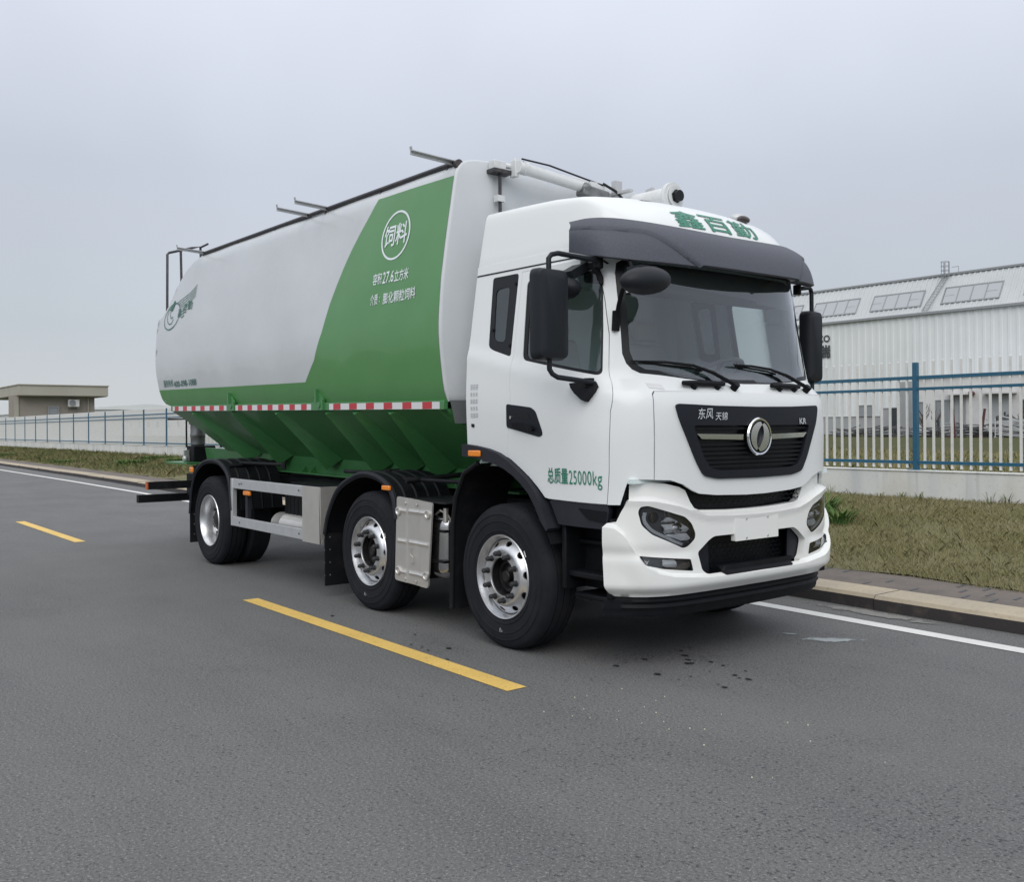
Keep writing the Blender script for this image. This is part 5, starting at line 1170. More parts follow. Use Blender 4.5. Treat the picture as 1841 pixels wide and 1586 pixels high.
for s in (-1, 1):
    inn = MB(); inn.lathe([(.29, 0), (.42, -.008), (.49, .01), (.522, .04), (.522, .235), (.49, .265), (.42, .283), (.29, .275), (.29, 0)], (AX3, s * .92 - (.275 if s > 0 else 0), WZ), 'Y', 56); inn.build('inner_tyre', M['rubber'], T)

# ------------------------------------------------------------------ chassis
ch = MB()
for y in (-.43, .43):
    ch.hexa([(-8.3, y - .04, .80), (1.0, y - .04, .72), (1.0, y + .04, .72), (-8.3, y + .04, .80), (-8.3, y - .04, 1.07), (1.0, y - .04, .98), (1.0, y + .04, .98), (-8.3, y + .04, 1.07)])
for x in (.9, -.9, -2.6, -4.2, -7.0, -8.2): ch.box((x - .04, -.43, .76), (x + .04, .43, 1.02))
chassis = ch.build('chassis_frame', M['chassis'], T)
mb = MB()
for x in (0, AX2): mb.tube([(x, -1.0, .5), (x, -.6, .44), (x, .6, .44), (x, 1.0, .5)], .07, 10)
mb.tube([(AX3, -.9, .515), (AX3, .9, .515)], .10, 12); mb.ell((AX3, 0, .53), (.26, .25, .27), 20, 12)
mb.tube([(AX3, 0, .56), (-3.4, 0, .70), (-1.0, 0, .80)], .06, 10)
for x in (0, AX2, AX3):
    for y in (-.45, .45): mb.bar((x - .75, y, .62), (x + .75, y, .62), .09, .10); mb.bar((x - .1, y, .5), (x + .1, y, .5), .14, .2)
mb.build('axle', M['chassis'], T)
mb = MB(); mb.box((-.45, -.42, .55), (.85, .42, 1.40)); mb.box((-1.3, -.3, .55), (-.45, .3, 1.0)); mb.box((.55, -.9, .75), (.95, .9, 1.35)); mb.build('underside_filler', M['chassis'], T, bevel=.03)  # black filler boxes, added to block background light under the lorry
mb = MB(); mb.box((-4.2, .55, .38), (-2.7, 1.18, 1.0)); mb.box((-1.5, .55, .36), (-.75, 1.18, 1.0)); mb.build('far_side_filler', M['chassis'], T, bevel=.05)  # unseen far side boxes, added so no light shows through underneath
# battery and air vessels seen through the near side guard
mb = MB(); mb.box((-4.1, -.98, .62), (-3.0, -.50, .99)); mb.box((-4.1, -.92, .985), (-3.05, -.55, 1.02)); [mb.box((-4.1 + .09 * k, -.985, .64), (-4.06 + .09 * k, -.979, .95)) for k in range(12)]; mb.build('battery_box', M['black'], T, bevel=.012)
mb = MB(); mb.lathe([(.0, 0), (.10, .0), (.125, .03), (.125, .22), (.128, .225), (.128, .24), (.125, .245), (.125, .9), (.10, .93), (0, .93)], (-4.30, -.95, .565), 'X', 28); mb.build('air_vessel', M['stain'], T)
mb = MB(); mb.tube([(-4.2, -.82, .70), (-3.7, -.84, .72), (-3.2, -.82, .69)], .02, 8); mb.tube([(-4.0, -.95, .70), (-4.0, -.8, .78)], .02, 8); mb.build('air_pipe', M['black'], T)
# aluminium side guard
sg = empty('side_guard', (-3.9, -1.22, .52)); sg.parent = T
def sgb(mb, name, m, **k): o = mb.build(name, m, sg, **k); o.location = (3.9, 1.22, -.52); return o
for z0, z1 in ((.930, 1.038), (.512, .615)):
    mb = MB(); mb.hexa([(-4.955, -1.235, z0), (-2.80, -1.235, z0 - .008), (-2.80, -1.20, z0 - .008), (-4.955, -1.20, z0), (-4.955, -1.235, z1), (-2.80, -1.235, z1 - .008), (-2.80, -1.20, z1 - .008), (-4.955, -1.20, z1)]); sgb(mb, 'guard_rail', M['alu'], bevel=.004)
mb = MB(); mb.box((-4.965, -1.239, .512), (-4.905, -1.19, 1.040)); sgb(mb, 'guard_post', M['alu'], bevel=.003)
mb = MB(); mb.box((-3.165, -1.239, .492), (-2.775, -1.236, 1.034)); mb.box((-2.80, -1.239, .492), (-2.775, -.95, 1.034)); sgb(mb, 'guard_end_plate', M['stain'], bevel=.002)
mb = MB(); [mb.tube([(x, -1.2385, z), (x, -1.243, z)], .011, 10) for x, z in ((-4.72, .985), (-4.72, .56), (-3.24, .985), (-3.24, .56), (-4.66, .99))]; sgb(mb, 'bolt', M['steelgrey'])
mb = MB(); mb.box((-4.62, -1.21, .52), (-4.56, -1.17, .93)); sgb(mb, 'guard_strut', M['flare'])
mb = MB(); mb.box((-4.64, -1.232, .865), (-4.47, -1.20, .915)); sgb(mb, 'side_marker', M['orange'], bevel=.01)
# tool box with stainless cover between the first two axles
mb = MB(); mb.box((-1.43, -1.195, .36), (-1.08, -.70, .985)); mb.box((-1.44, -1.20, .985), (-.74, -.68, 1.0)); mb.box((-1.08, -.80, .36), (-.76, -.68, .985)); tb = mb.build('tank_box', M['chassis'], T, bevel=.01)
cv = MB(); CV = rpoly([(-1.445, .325), (-.945, .312), (-.872, .995), (-1.405, 1.022)], .03)
def cvf(u, v, o):
    d = 0
    for z, w_ in ((.905, .010), (.655, .008), (.405, .010)): d += .010 * math.exp(-((v - z) / w_) ** 2) * (1 if any(abs(u - x) < .075 for x in (-1.33, -1.16, -1.0)) else 0)
    d -= .006 * (sst(-1.26, -1.25, u) - sst(-1.07, -1.06, u))
    return (u, -1.235 - o - d, v)
patch(cv, CV, cvf, res=.014, thick=.014); cov = cv.build('box_cover', M['stain'], tb, smooth=40)
for x, z in ((-1.375, .90), (-.935, .90), (-1.385, .41), (-.965, .41)): mb = MB(); mb.lathe([(.036, .0), (.036, -.012), (.026, -.014), (.020, -.004), (.0, -.004)], (x, -1.236, z), 'Y', 22); mb.build('cover_latch', M['stain'], cov)
for x, z in ((-1.27, .97), (-1.1, .965), (-1.28, .35), (-1.12, .345)): mb = MB(); mb.lathe([(.012, 0), (.012, -.006), (0, -.008)], (x, -1.236, z), 'Y', 12); mb.build('cover_screw', M['stain'], cov)
mb = MB(); mb.tube([(-1.17, -1.243, .62), (-1.19, -1.243, .59), (-1.19, -1.243, .56), (-1.15, -1.243, .54), (-1.15, -1.243, .50), (-1.18, -1.243, .48)], .004, 6); mb.build('pressed_mark', M['stain'], cov)
mb = MB(); mb.box((-1.07, -1.17, .375), (-.80, -.82, .90)); mb.build('urea_tank', M['chromedark'], T, bevel=.10, seg=6, smooth=60)
mb = MB(); [mb.box((-1.075, -1.178, z), (-.795, -.81, z + .02)) for z in (.52,)]; mb.build('tank_strap', M['chassis'], T); mb = MB(); mb.box((-1.075, -1.178, .76), (-.795, -.81, .78)); mb.build('tank_strap', M['chassis'], T)
mb = MB()
mb.tube([(-.98, -1.13, .89), (-.90, -1.14, .93), (-.83, -1.12, .90), (-.80, -1.06, .78)], .010, 8); mb.tube([(-.80, -1.02, .92), (-.80, -1.02, .60)], .010, 8); mb.tube([(-.84, -1.13, .95), (-.84, -1.13, .84)], .022, 10); mb.build('pipework', M['stain'], T)
# mudguards of the second and third axle
def guard(name, arc, y_out, y_in, flap, lamp=None, ridges=5):
    mb = MB(); ca = catmull(arc, 6); n = len(ca)
    sub = MB()
    def P(i, y, d=0):
        a = ca[max(i - 1, 0)]; b = ca[min(i + 1, n - 1)]; t = Vector((b[0] - a[0], b[1] - a[1])).normalized(); nx, nz = -t.y, t.x
        return (ca[i][0] + nx * d, y, ca[i][1] + nz * d)
    ys = [y_out]; step = (y_in - y_out) / ridges
    V = []; F = []
    prof = [(y_out, -.03), (y_out - .004, 0.0), (y_out + .03, .018), (y_out + .06, .012)]
    for k in range(1, ridges): yy = y_out + step * k; prof += [(yy - .012, .012), (yy, .024), (yy + .012, .012)]
    prof += [(y_in, .012), (y_in, -.01), (y_out + .02, -.01), (y_out, -.03)]
    m = len(prof)
    for i in range(n): V += [P(i, y, d) for y, d in prof]
    for i in range(n - 1): F += [(i * m + j, i * m + j + 1, (i + 1) * m + j + 1, (i + 1) * m + j) for j in range(m - 1)]
    F += [tuple(range(m - 1)), tuple((n - 1) * m + j for j in range(m - 2, -1, -1))]
    mb.add(V, F); g = mb.build(name, M['black'], T, smooth=35)
    mb = MB(); mb.tube([P(i, y_out + .006, .004) for i in range(n)], .020, 8); mb.build('edge_lip', M['flare'], g)
    mb = MB(); (xa, za), zb_ = flap; mb.box((xa - .008, y_out, zb_), (xa + .008, y_in, za)); 
    fl = mb.build('mud_flap', M['chassis'], g)
    mb = MB(); [mb.tube([(xa - .012, y_out + .05, z), (xa + .012, y_out + .05, z)], .008, 8) for z in frange(zb_ + .1, za - .05, .13)]; [mb.tube([(xa, y_out - .004, z), (xa, y_out + .002, z)], .006, 8) for z in frange(zb_ + .1, za - .05, .13)]; mb.build('rivet', M['steelgrey'], fl)
    if lamp: mb = MB(); mb.box((lamp[0], y_out - .03, lamp[2]), (lamp[1], y_out - .004, lamp[3])); mb.build('side_marker', M['orange'], g, bevel=.008)
    return g
guard('mudguard', [(-2.700, .60), (-2.62, .80), (-2.42, 1.035), (-2.09, 1.168), (-1.84, 1.185), (-1.61, 1.130), (-1.475, 1.02), (-1.425, .83)], -1.24, -.66, ((-2.695, .62), .115), (-1.60, -1.475, 1.065, 1.105))
guard('mudguard', [(-6.262, .56), (-6.20, .84), (-6.06, 1.065), (-5.79, 1.195), (-5.45, 1.222), (-5.20, 1.165), (-5.03, 1.02), (-4.955, .68)], -1.24, -.62, ((-6.255, .60), .205), (-6.19, -6.09, 1.07, 1.13))
for x0 in (-2.70, -6.26):   # far side guards, plain
    mb = MB(); arc = [(x0, .6), (x0 + .1, .85), (x0 + .3, 1.06), (x0 + .6, 1.17), (x0 + .9, 1.17), (x0 + 1.15, 1.05), (x0 + 1.28, .83)]; V = [(x, y, z) for y in (.62, 1.24) for x, z in arc]; mb.add(V, [(i, i + 1, 8 + i, 7 + i) for i in range(6)]); mb.build('mudguard', M['black'], T, smooth=60)
mb = MB()
for x, y0, y1, z in ((-5.15, -1.18, -.50, 1.19), (-1.38, -1.16, -.45, 1.165), (-2.3, -1.1, -.45, 1.18)): mb.tube([(x, y0, z - .02), (x, y1, z + .02)], .022, 8)
for xa, xb, z in ((-5.2, -4.05, 1.21), (-1.75, -.72, 1.155), (-2.7, -1.9, 1.19)): mb.tube([(xa, -1.02, z - .01), (xb, -1.02, z)], .018, 8); mb.tube([(xb, -1.02, z - .05), (xb, -1.02, z + .03)], .028, 8)
mb.build('mudguard_stay', M['chassis'], T)

# ------------------------------------------------------------------ tank body
TILT = .0155
def tl(x, z): return z - TILT * (x + .74)
PROF = [(1.165, 1.790), (1.177, 1.822), (1.202, 1.887), (1.231, 2.103), (1.248, 2.319), (1.243, 2.492), (1.22, 2.754), (1.176, 3.062), (1.131, 3.330), (1.092, 3.560), (1.070, 3.630), (1.022, 3.685), (.94, 3.714), (.819, 3.728), (.5, 3.745), (.0, 3.752)]
PC = catmull(PROF, 8); PS_ = [0.0]
for a, b in zip(PC, PC[1:]): PS_.append(PS_[-1] + math.hypot(b[0] - a[0], b[1] - a[1]))
def prf(w):
    w = min(max(w, 0), PS_[-1]); i = min(max(bisect_left(PS_, w), 1), len(PS_) - 1); t = (w - PS_[i - 1]) / (PS_[i] - PS_[i - 1])
    return lerp(PC[i - 1][0], PC[i][0], t), lerp(PC[i - 1][1], PC[i][1], t)
def wz(z): return bis(lambda w: prf(w)[1] - z, 0, PS_[-1])
def dent(x, w): return .006 * math.sin(x * 1.9 + 1) * math.sin(w * 2.3 + .4) + .004 * math.sin(x * 4.3 + w * 3.1) 
def tank(x, w, off=0, side=-1):
    def f(x, w): y, z = prf(w); k = 1 + (dent(x, w) * sst(-.74, -1.6, x) * sst(-6.3, -5.4, x)) / 1.25; return (x, side * y * k, tl(x, z))
    p = f(x, w)
    if off:
        y0, z0 = prf(w - .01); y1, z1 = prf(w + .01); t = Vector((y1 - y0, z1 - z0)).normalized(); p = (p[0], p[1] + side * t.y * off, p[2] - t.x * off)
    return p
WT = PS_[-1]
def TC(x, z): return (x, wz(z + TILT * (x + .74)))      # world (x, z) -> (x, w)
ZR = [(-7.05, 1.790), (-7.15, 1.80), (-7.33, 1.90), (-7.43, 2.02), (-7.47, 2.20), (-7.49, 2.50), (-7.52, 2.80)]   # rear outline in front-face heights
outl = [(-.74, 0), (-.74, WT)] + [(-6.24, WT), (-6.24, wz(3.72)), (-6.28, wz(3.655)), (-6.49, wz(3.60)), (-6.73, wz(3.505)), (-6.98, wz(3.32)), (-7.19, wz(3.09)), (-7.37, wz(2.962)), (-7.50, wz(2.942)), (-7.52, wz(2.90))] + [(x, wz(z)) for x, z in reversed(ZR)]
mb = MB()
for s in (-1, 1): patch(mb, outl, lambda u, v, o: tank(u, v, o, s), res=.09)
rear = [(x, w) for x, w in outl[2:]]
for (xa, wa), (xb, wb_) in zip(rear, rear[1:]):
    k = 3
    for j in range(k):
        p, q_ = (lerp(xa, xb, j / k), lerp(wa, wb_, j / k)), (lerp(xa, xb, (j + 1) / k), lerp(wa, wb_, (j + 1) / k))
        if abs(prf(p[1])[0]) < 1e-6 and abs(prf(q_[1])[0]) < 1e-6: continue
        mb.add([tank(*p, 0, -1), tank(*q_, 0, -1), tank(*q_, 0, 1), tank(*p, 0, 1)], [(0, 1, 2, 3)])
# front end: a small rolled edge, then the flat plate
wsF = [k * WT / 60 for k in range(61)]; fr0 = [tank(-.74, w, 0, -1) for w in wsF] + [tank(-.74, w, 0, 1) for w in reversed(wsF)]
cyz = (0, 2.75); r1 = [(-.730, y * .995, cyz[1] + (z - cyz[1]) * .996) for x, y, z in fr0]; r2 = [(-.722, y * .982, cyz[1] + (z - cyz[1]) * .985) for x, y, z in fr0]
n = len(fr0); mb.add(fr0 + r1 + r2, [(i, (i + 1) % n, n + (i + 1) % n, n + i) for i in range(n)] + [(n + i, n + (i + 1) % n, 2 * n + (i + 1) % n, 2 * n + i) for i in range(n)] + [tuple(range(2 * n, 3 * n))])
tankb = mb.build('tank_body', M['tank'], T, smooth=40)
# green film on the near side: lower band and the swept field
GREEN = [(-.745, 1.795), (-.745, 2.10), (-.745, 2.40), (-.745, 2.80), (-.745, 3.2), (-.745, 3.567), (-1.302, 3.585), (-1.911, 3.601), (-2.037, 3.458), (-2.154, 3.336), (-2.272, 3.202), (-2.385, 3.055), (-2.485, 2.905), (-2.585, 2.735), (-2.70, 2.485), (-2.86, 2.235), (-3.10, 2.038), (-5.245, 2.073), (-7.42, 2.112), (-7.36, 2.0), (-7.27, 1.925), (-7.1, 1.893)]
for s in (-1, 1): part('green_wrap', M['wrap'], tankb, GREEN, (lambda u, v, o, s=s: tank(u, v, o, s)), conv=TC, res=.08, off=.0035)
def tkt(name, m, items):
    mb = MB()
    for s_, x0, x1, z0, z1, kw in items: text(mb, s_, tank, x0, x1, z0, z1, conv=TC, off=.007, **kw)
    return mb
mb = tkt('', 0, [('饲料', -1.695, -1.335, 3.125, 3.315, dict(bold=.018))])
patch(mb, circ((-1.515, 3.215), .226, .212, 64), tank, [circ((-1.515, 3.215), .206, .194, 64)], conv=TC, res=.03, off=.007)
for s_, a, b, z0, z1, bo in (('容积', -1.80, -1.655, 2.815, 2.915, .014), ('27.6', -1.64, -1.465, 2.812, 2.912, .012), ('立方米', -1.455, -1.235, 2.806, 2.905, .014), ('介质', -1.815, -1.69, 2.642, 2.736, .012), ('：', -1.665, -1.655, 2.66, 2.705, .01), ('膨化颗粒饲料', -1.605, -1.10, 2.632, 2.730, .014)):
    text(mb, s_, tank, a, b, z0, z1, conv=TC, off=.007, bold=bo)
mb.build('lettering', M['letter'], tankb, smooth=0)
# company mark at the rear: an oval with a long feathered wing
mb = MB()
def ln(P, w_):
    Q = catmull(P, 6)
    for a, b in zip(Q, Q[1:]):
        d = Vector((b[0] - a[0], b[1] - a[1])); 
        if d.length < 1e-6: continue
        n_ = Vector((-d.y, d.x)).normalized() * w_ / 2; P4 = [(a[0] - n_.x, a[1] - n_.y), (b[0] - n_.x, b[1] - n_.y), (b[0] + n_.x, b[1] + n_.y), (a[0] + n_.x, a[1] + n_.y)]
        mb.add([tank(*TC(*p), .007) for p in P4], [(0, 1, 2, 3)])
C0 = (-6.97, 3.045)
ov = [(C0[0] + .27 * math.cos(R(a)) + .05 * math.sin(R(a)), C0[1] + .165 * math.sin(R(a))) for a in range(0, 361, 20)]; ln(ov, .014)
ln([(-7.10, 3.145), (-7.15, 3.05), (-7.08, 2.965), (-6.97, 2.955), (-6.91, 3.01)], .012); ln([(-7.02, 3.15), (-7.05, 3.08), (-7.0, 3.025), (-6.93, 3.04)], .012)
patch(mb, [(-7.10, 3.14), (-6.99, 3.115), (-6.90, 3.215), (-6.94, 3.255), (-7.01, 3.20)], tank, conv=TC, res=.05, off=.007)
for k in range(5): ln([(-6.86 + .06 * k, 3.205 - .024 * k), (-6.62 + .045 * k, 3.25 - .027 * k), (-6.40 + .02 * k, 3.295 - .026 * k), (-6.20 + .0 * k, 3.37 - .034 * k)], .009)
for k in range(3): ln([(-6.66 + .02 * k, 3.075 - .04 * k), (-6.52 + .0 * k, 3.10 - .04 * k)], .012)
for ch_, a, b, z in (('鑫', -6.76, -6.64, 3.015), ('百', -6.575, -6.455, 3.045), ('勤', -6.435, -6.27, 3.075)): text(mb, ch_, tank, a, b, z, z + .115, bold=.008, conv=TC, off=.007)
mb.build('company_mark', M['dletter'], tankb, smooth=0)
mb = tkt('', 0, [('服务热线', -7.20, -6.85, 2.142, 2.232, dict(bold=.008)), ('400-098-1088', -6.82, -6.02, 2.128, 2.205, dict(bold=.008))])
mb.build('phone_number', M['dletter'], tankb, smooth=0)
# grey steel below the white front plate
mb = MB(); mb.add([(-.716, -1.165, 1.80), (-.716, 1.165, 1.80), (-.716, 1.12, 1.62), (-.716, -1.12, 1.62)], [(0, 1, 2, 3)]); mb.build('front_skirt', M['greytank'], T)

# ------------------------------------------------------------------ hopper and trough
def hz(x, z): return tl(x, z)
XF, XB = -.75, -7.05
top_y, top_z, bot_y, bot_z = 1.185, 1.735, .50, 1.205
mb = MB(); n = 40
xs = [lerp(XF, XB, k / n) for k in range(n + 1)]
for s in (-1, 1):
    V = []
    for x in xs:
        xe_ = x
        for t in (0, .25, .5, .75, 1): V.append((lerp(x, max(x, -6.9) if x > -6.9 else lerp(x, -6.75, t), 1), s * lerp(top_y, bot_y, t), hz(x, lerp(top_z, bot_z, t))))
    mb.add(V, [(i * 5 + j, (i + 1) * 5 + j, (i + 1) * 5 + j + 1, i * 5 + j + 1) for i in range(n) for j in range(4)])
A = [(XF, -top_y, hz(XF, top_z)), (XF, top_y, hz(XF, top_z)), (XF, bot_y, hz(XF, bot_z)), (XF, -bot_y, hz(XF, bot_z))]; mb.add(A, [(0, 1, 2, 3)])
B = [(XB, -top_y, hz(XB, top_z)), (XB, top_y, hz(XB, top_z)), (-6.75, bot_y, hz(XB, bot_z)), (-6.75, -bot_y, hz(XB, bot_z))]; mb.add(B, [(0, 1, 2, 3)])
hop = mb.build('hopper', M['green'], T, smooth=30)
# pressed stiffeners: triangular folds running down the slope
for xt, xb in ((-6.27, -5.95), (-4.99, -5.08), (-3.85, -3.88), (-2.73, -2.84), (-2.19, -2.28), (-1.57, -1.76)):
    nrm = Vector((0, -(top_z - bot_z), -(top_y - bot_y))).normalized()
    for s in (-1, 1):
        mb = MB(); V = []
        for t, wd, hgt_ in ((.02, .10, .045), (.5, .14, .09), (.98, .20, .15)):
            x = lerp(xt, xb, t); c = Vector((x, -lerp(top_y, bot_y, t), hz(x, lerp(top_z, bot_z, t))))
            for dx, h_ in ((-wd, 0), (0, hgt_), (wd, 0)): p = c + Vector((dx, 0, 0)) + nrm * (h_ if h_ else -.004); V.append((p.x, p.y if s < 0 else -p.y, p.z))
        mb.add(V, [(0, 1, 4, 3), (1, 2, 5, 4), (3, 4, 7, 6), (4, 5, 8, 7), (6, 7, 8), (0, 2, 1)])
        mb.build('stiffener', M['green'], hop, smooth=0)
# trough
mb = MB()
for s in (-1, 1):
    mb.hexa([(-.9, s * .455, 1.055), (-7.7, s * .455, 1.13), (-7.7, s * .475, 1.13), (-.9, s * .475, 1.055), (-.9, s * .475, 1.232), (-7.7, s * .475, 1.338), (-7.7, s * .510, 1.338), (-.9, s * .510, 1.232)])
    mb.hexa([(-.62, s * .40, 1.04), (-8.25, s * .40, 1.115), (-8.25, s * .56, 1.115), (-.62, s * .56, 1.04), (-.62, s * .40, 1.056), (-8.25, s * .40, 1.132), (-8.25, s * .56, 1.132), (-.62, s * .56, 1.056)])
    for x in (-1.55, -1.85, -3.1, -3.32, -4.4, -4.62, -5.9): mb.prism([(s * .475, 1.06 - .010 * (x + .9)), (s * .56, 1.06 - .010 * (x + .9)), (s * .475, 1.15 - .010 * (x + .9))], 'X', x, x + .02)
mb.hexa([(-.46, -1.02, 1.18), (-1.1, -.60, 1.18), (-1.1, -.45, 1.18), (-.46, -.45, 1.18), (-.46, -1.02, 1.255), (-1.1, -.60, 1.255), (-1.1, -.45, 1.255), (-.46, -.45, 1.255)])
mb.box((-.70, -.9, 1.10), (-.56, .9, 1.30))
mb.build('trough', M['green'], hop)
mb = MB(); mb.box((-.66, -1.02, 1.11), (-.52, -.90, 1.20)); mb.build('cab_mount', M['chassis'], T)
# bottom rail with red and white reflective tape, lifting lugs
mb = MB(); 
for s in (-1, 1): mb.hexa([(-.745, s * 1.165, 1.728), (-7.02, s * 1.165, 1.826), (-7.02, s * 1.205, 1.826), (-.745, s * 1.205, 1.728), (-.745, s * 1.165, 1.80), (-7.02, s * 1.165, 1.90), (-7.02, s * 1.205, 1.90), (-.745, s * 1.205, 1.80)])
br = mb.build('base_rail', M['green'], tankb, bevel=.004)
def tape(name, m, xa, xb): 
    mb = MB(); mb.add([(xa, -1.2065, tl(xa, 1.733)), (xb, -1.2065, tl(xb, 1.733)), (xb, -1.2065, tl(xb, 1.790)), (xa, -1.2065, tl(xa, 1.790))], [(0, 1, 2, 3)]); return mb
reds = []
for xa, xb, n_ in ((-2.62, -.80, 6), (-4.86, -3.02, 7), (-6.92, -5.12, 6)):
    tape('', 0, xa - .03, xb + .0).build('white_tape', M['whitetape'], br, smooth=0)
    st_ = (xb - xa) / n_
    for k in range(n_):
        a = xa + st_ * k + st_ * .18; mb = MB(); mb.add([(a, -1.2078, tl(a, 1.734)), (a + st_ * .46, -1.2078, tl(a, 1.734)), (a + st_ * .46, -1.2078, tl(a, 1.789)), (a, -1.2078, tl(a, 1.789))], [(0, 1, 2, 3)]); mb.build('red_tape', M['redtape'], br, smooth=0)
for x in (-5.0, -2.85):
    mb = MB(); z = tl(x, 1.73); mb.prism([(x - .10, z), (x + .10, z), (x + .10, z + .10), (x + .02, z + .16), (x - .02, z + .16), (x - .10, z + .06)], 'Y', -1.225, -1.20); mb.tube([(x + .03, -1.22, z + .05), (x + .03, -1.235, z + .05)], .03, 12); mb.prism([(x - .012, z + .08), (x + .012, z + .08), (x + .012, z + .20), (x - .012, z + .20)], 'Y', -1.25, -1.19); mb.build('lifting_lug', M['green'], tankb)

# ------------------------------------------------------------------ roof gear
mb = MB(); P = []
for x in (-.76, -1.5, -2.6, -3.7, -4.8, -5.6, -6.30): P.append((x, -1.045, tl(x, 3.684)))
mb.tube(P, .020, 10); rl = mb.build('roof_rail', M['rail'], T)
mb = MB(); [mb.tube([(x, -1.045, tl(x, 3.60)), (x, -1.045, tl(x, 3.69))], .012, 8) for x in (-.9, -1.95, -3.0, -4.15, -5.15, -6.25)]; mb.tube([(-.77, -1.045, 3.665), (-.735, -1.045, 3.665)], .038, 14); mb.build('rail_post', M['rail'], rl)
for x, l_ in ((-.80, .40), (-2.95, .34), (-3.35, .34), (-6.20, .34)):
    z = tl(x, 3.695); mb = MB(); mb.bar((x, -1.02, z), (x, -1.05 - l_, z + .02), .034, .007); mb.bar((x - .015, -1.02, z - .014), (x - .015, -1.05 - l_, z + .006), .007, .030); mb.bar((x, -1.05 - l_, z + .025), (x, -1.055 - l_, z + .05), .03, .006); mb.build('folded_stanchion', M['galv'], T)
# ladder hoops at the back
mb = MB()
mb.tube([(-7.30, -1.150, 3.12), (-7.30, -1.142, 3.90), (-7.30, -1.12, 3.925), (-7.30, -.82, 4.02), (-7.30, -.70, 4.05), (-7.30, -.69, 3.72)], .017, 8)
mb.tube([(-7.30, -.95, 3.05), (-7.30, -.965, 3.965)], .017, 8); mb.tube([(-7.30, -.70, 4.04), (-6.9, -.75, 4.02)], .014, 8); mb.tube([(-7.46, -1.0, 1.9), (-7.50, -1.0, 2.9), (-7.30, -1.0, 3.3)], .016, 8); mb.build('ladder_hoop', M['rail'], T)
# vertical pipe and valve on the front plate, swivel auger lying across the roof, discharge tube along it
mb = MB(); mb.tube([(-.665, -.700, 3.66), (-.665, -.700, 3.20)], .014, 8); mb.build('front_pipe', M['rail'], T)
mb = MB(); mb.box((-.70, -.735, 3.40), (-.645, -.665, 3.45)); mb.build('pipe_clip', M['offwhite'], T)
mb = MB(); mb.box((-.735, -.79, 3.625), (-.62, -.60, 3.655)); au = mb.build('swivel_auger', M['rail'], T)
mb = MB(); mb.box((-.72, -.775, 3.655), (-.635, -.655, 3.725)); mb.tube([(-.67, -.66, 3.70), (-.63, -.58, 3.690)], .022, 10); mb.box((-.645, -.615, 3.60), (-.57, -.575, 3.735)); mb.tube([(-.60, -.595, 3.73), (-.60, -.595, 3.75)], .016, 8); mb.build('swivel_block', M['offwhite'], au, bevel=.006)
mb = MB(); mb.tube([(-.55, -.60, 3.672), (-.55, .28, 3.60)], .046, 16); mb.tube([(-.55, -.56, 3.672), (-.55, -.52, 3.668)], .055, 16); mb.box((-.60, .14, 3.60), (-.50, .30, 3.66)); mb.build('auger_tube', M['offwhite'], au)
mb = MB(); mb.bar((-.55, .06, 3.585), (-.52, .33, 3.545), .12, .09); mb.ell((-.54, .10, 3.60), (.07, .06, .05), 12, 8); mb.build('auger_spout', M['steelgrey'], au, bevel=.015)
mb = MB(); mb.tube([(-.53, -.58, 3.735), (-.52, -.3, 3.725), (-.52, .1, 3.675), (-.5, .28, 3.645)], .008, 6); mb.tube([(-.5, .28, 3.66), (-.45, .38, 3.60), (-.40, .46, 3.50)], .012, 6); mb.build('hose', M['gasket'], au)
mb = MB(); mb.lathe([(0, 0), (.085, 0), (.085, -.004)], (.13, .50, 3.462), 'X', 28); mb.tube([(.115, .50, 3.462), (-6.0, .50, 3.60)], .088, 24); mb.lathe([(.088, -.03), (.118, -.03), (.120, -.02), (.120, -.004), (.118, .006), (.06, .010), (.06, .02), (0, .02)], (.10, .50, 3.462), 'X', 32)
dt = mb.build('discharge_tube', M['offwhite'], T)
mb = MB(); mb.tube([(.12, .50, 3.462), (.175, .50, 3.460)], .046, 18); mb.tube([(.12, .50, 3.462), (.145, .50, 3.46)], .055, 6); mb.build('drive_cap', M['gasket'], dt)
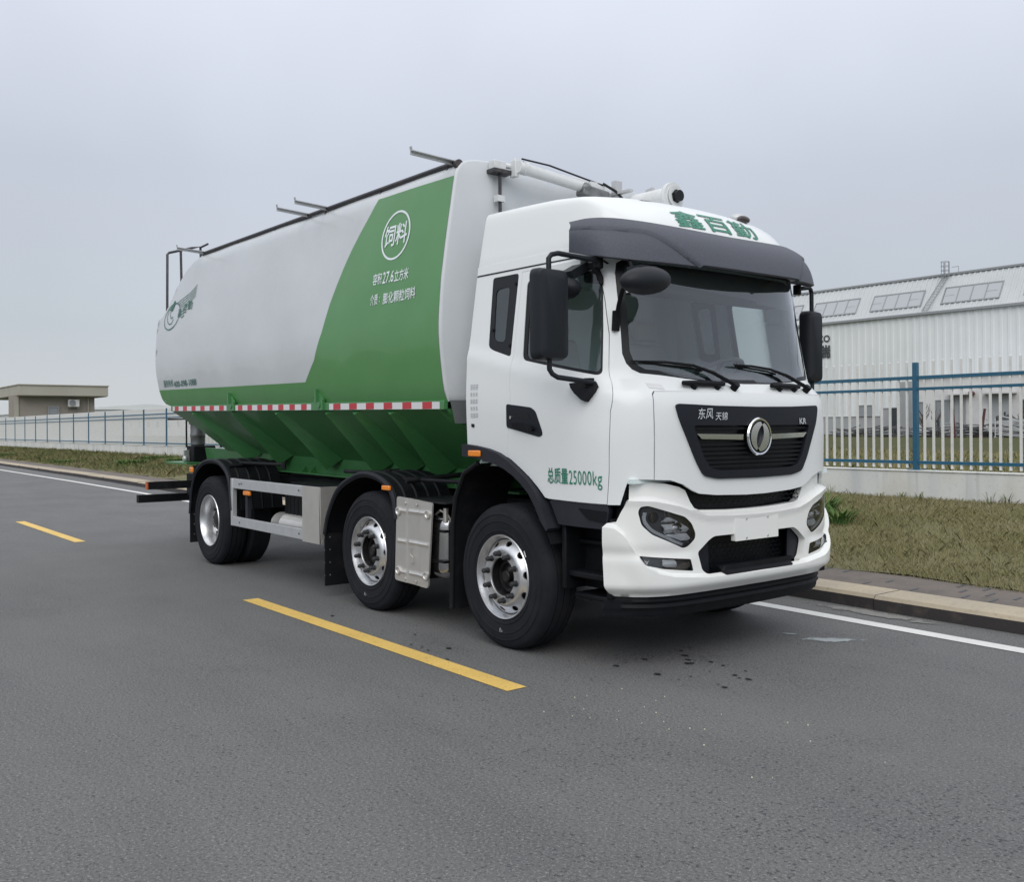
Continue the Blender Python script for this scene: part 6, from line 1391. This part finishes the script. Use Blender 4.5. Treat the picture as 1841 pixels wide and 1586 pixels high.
mb = MB(); mb.box((-.52, .40, 3.50), (-.47, .48, 3.70)); mb.bar((-1.2, .36, 3.58), (-.30, .42, 3.585), .05, .02); mb.bar((-.20, .5, 3.56), (-.12, .5, 3.57), .03, .03); mb.build('tube_cradle', M['galv'], dt)
# rear: discharge motor, underrun bars
mb = MB(); mb.lathe([(0, 0), (.085, 0), (.10, .02), (.10, .12), (.105, .13), (.105, .16), (.10, .17), (.10, .30), (.12, .31), (.12, .34), (0, .34)], (-8.0, -.50, 1.36), 'Z', 24); mo = mb.build('auger_motor', M['steelgrey'], T)
mb = MB(); mb.box((-8.12, -.62, 1.13), (-7.84, -.30, 1.36)); mb.build('gear_case', M['chassis'], mo, bevel=.015); mb = MB(); mb.box((-8.02, -.70, 1.15), (-7.98, -.63, 1.30)); mb.ell((-8.0, -.68, 1.18), (.04, .04, .05), 10, 8); mb.build('valve', M['alu'], mo)
mb = MB(); mb.tube([(-8.06, -.64, 1.34), (-8.06, -.64, 1.735), (-8.06, -.9, 1.735)], .014, 8); mb.tube([(-7.95, -.30, 1.62), (-7.9, -.22, 1.50), (-7.9, -.20, 1.34)], .018, 8); mb.tube([(-7.9, -.25, 1.45), (-7.7, -.1, 1.42)], .018, 8); mb.tube([(-7.9, -.05, 1.2), (-7.9, -.05, 1.45)], .02, 8); mb.build('motor_pipe', M['chassis'], mo)
mb = MB(); mb.box((-8.45, -.80, 1.11), (-7.6, .8, 1.135)); mb.build('rear_deck', M['green'], T)
mb = MB(); mb.box((-8.28, -1.14, .755), (-8.20, 1.14, .862)); [mb.tube([(-8.19, y, .81), (-8.22, y, .81)], .022, 12) for y in (-.95, -.80)]; tb_ = mb.build('tail_light_bar', M['chassis'], T); mb = MB(); mb.box((-8.282, -1.145, .757), (-8.198, -1.13, .860)); mb.build('end_marker', mat('amber red end', (.5, .11, .03), .5), tb_)
mb = MB(); mb.box((-8.60, -1.17, .555), (-8.50, 1.17, .665)); [mb.box((-8.52, y - .05, .62), (-8.2, y + .05, .95)) for y in (-.43, .43)]; mb.build('underrun_bar', M['chassis'], T)
mb = MB(); [mb.bar((-8.24, y, .86), (-8.1, y, 1.1), .08, .05) for y in (-.43, .43)]; mb.build('bar_bracket', M['chassis'], T)
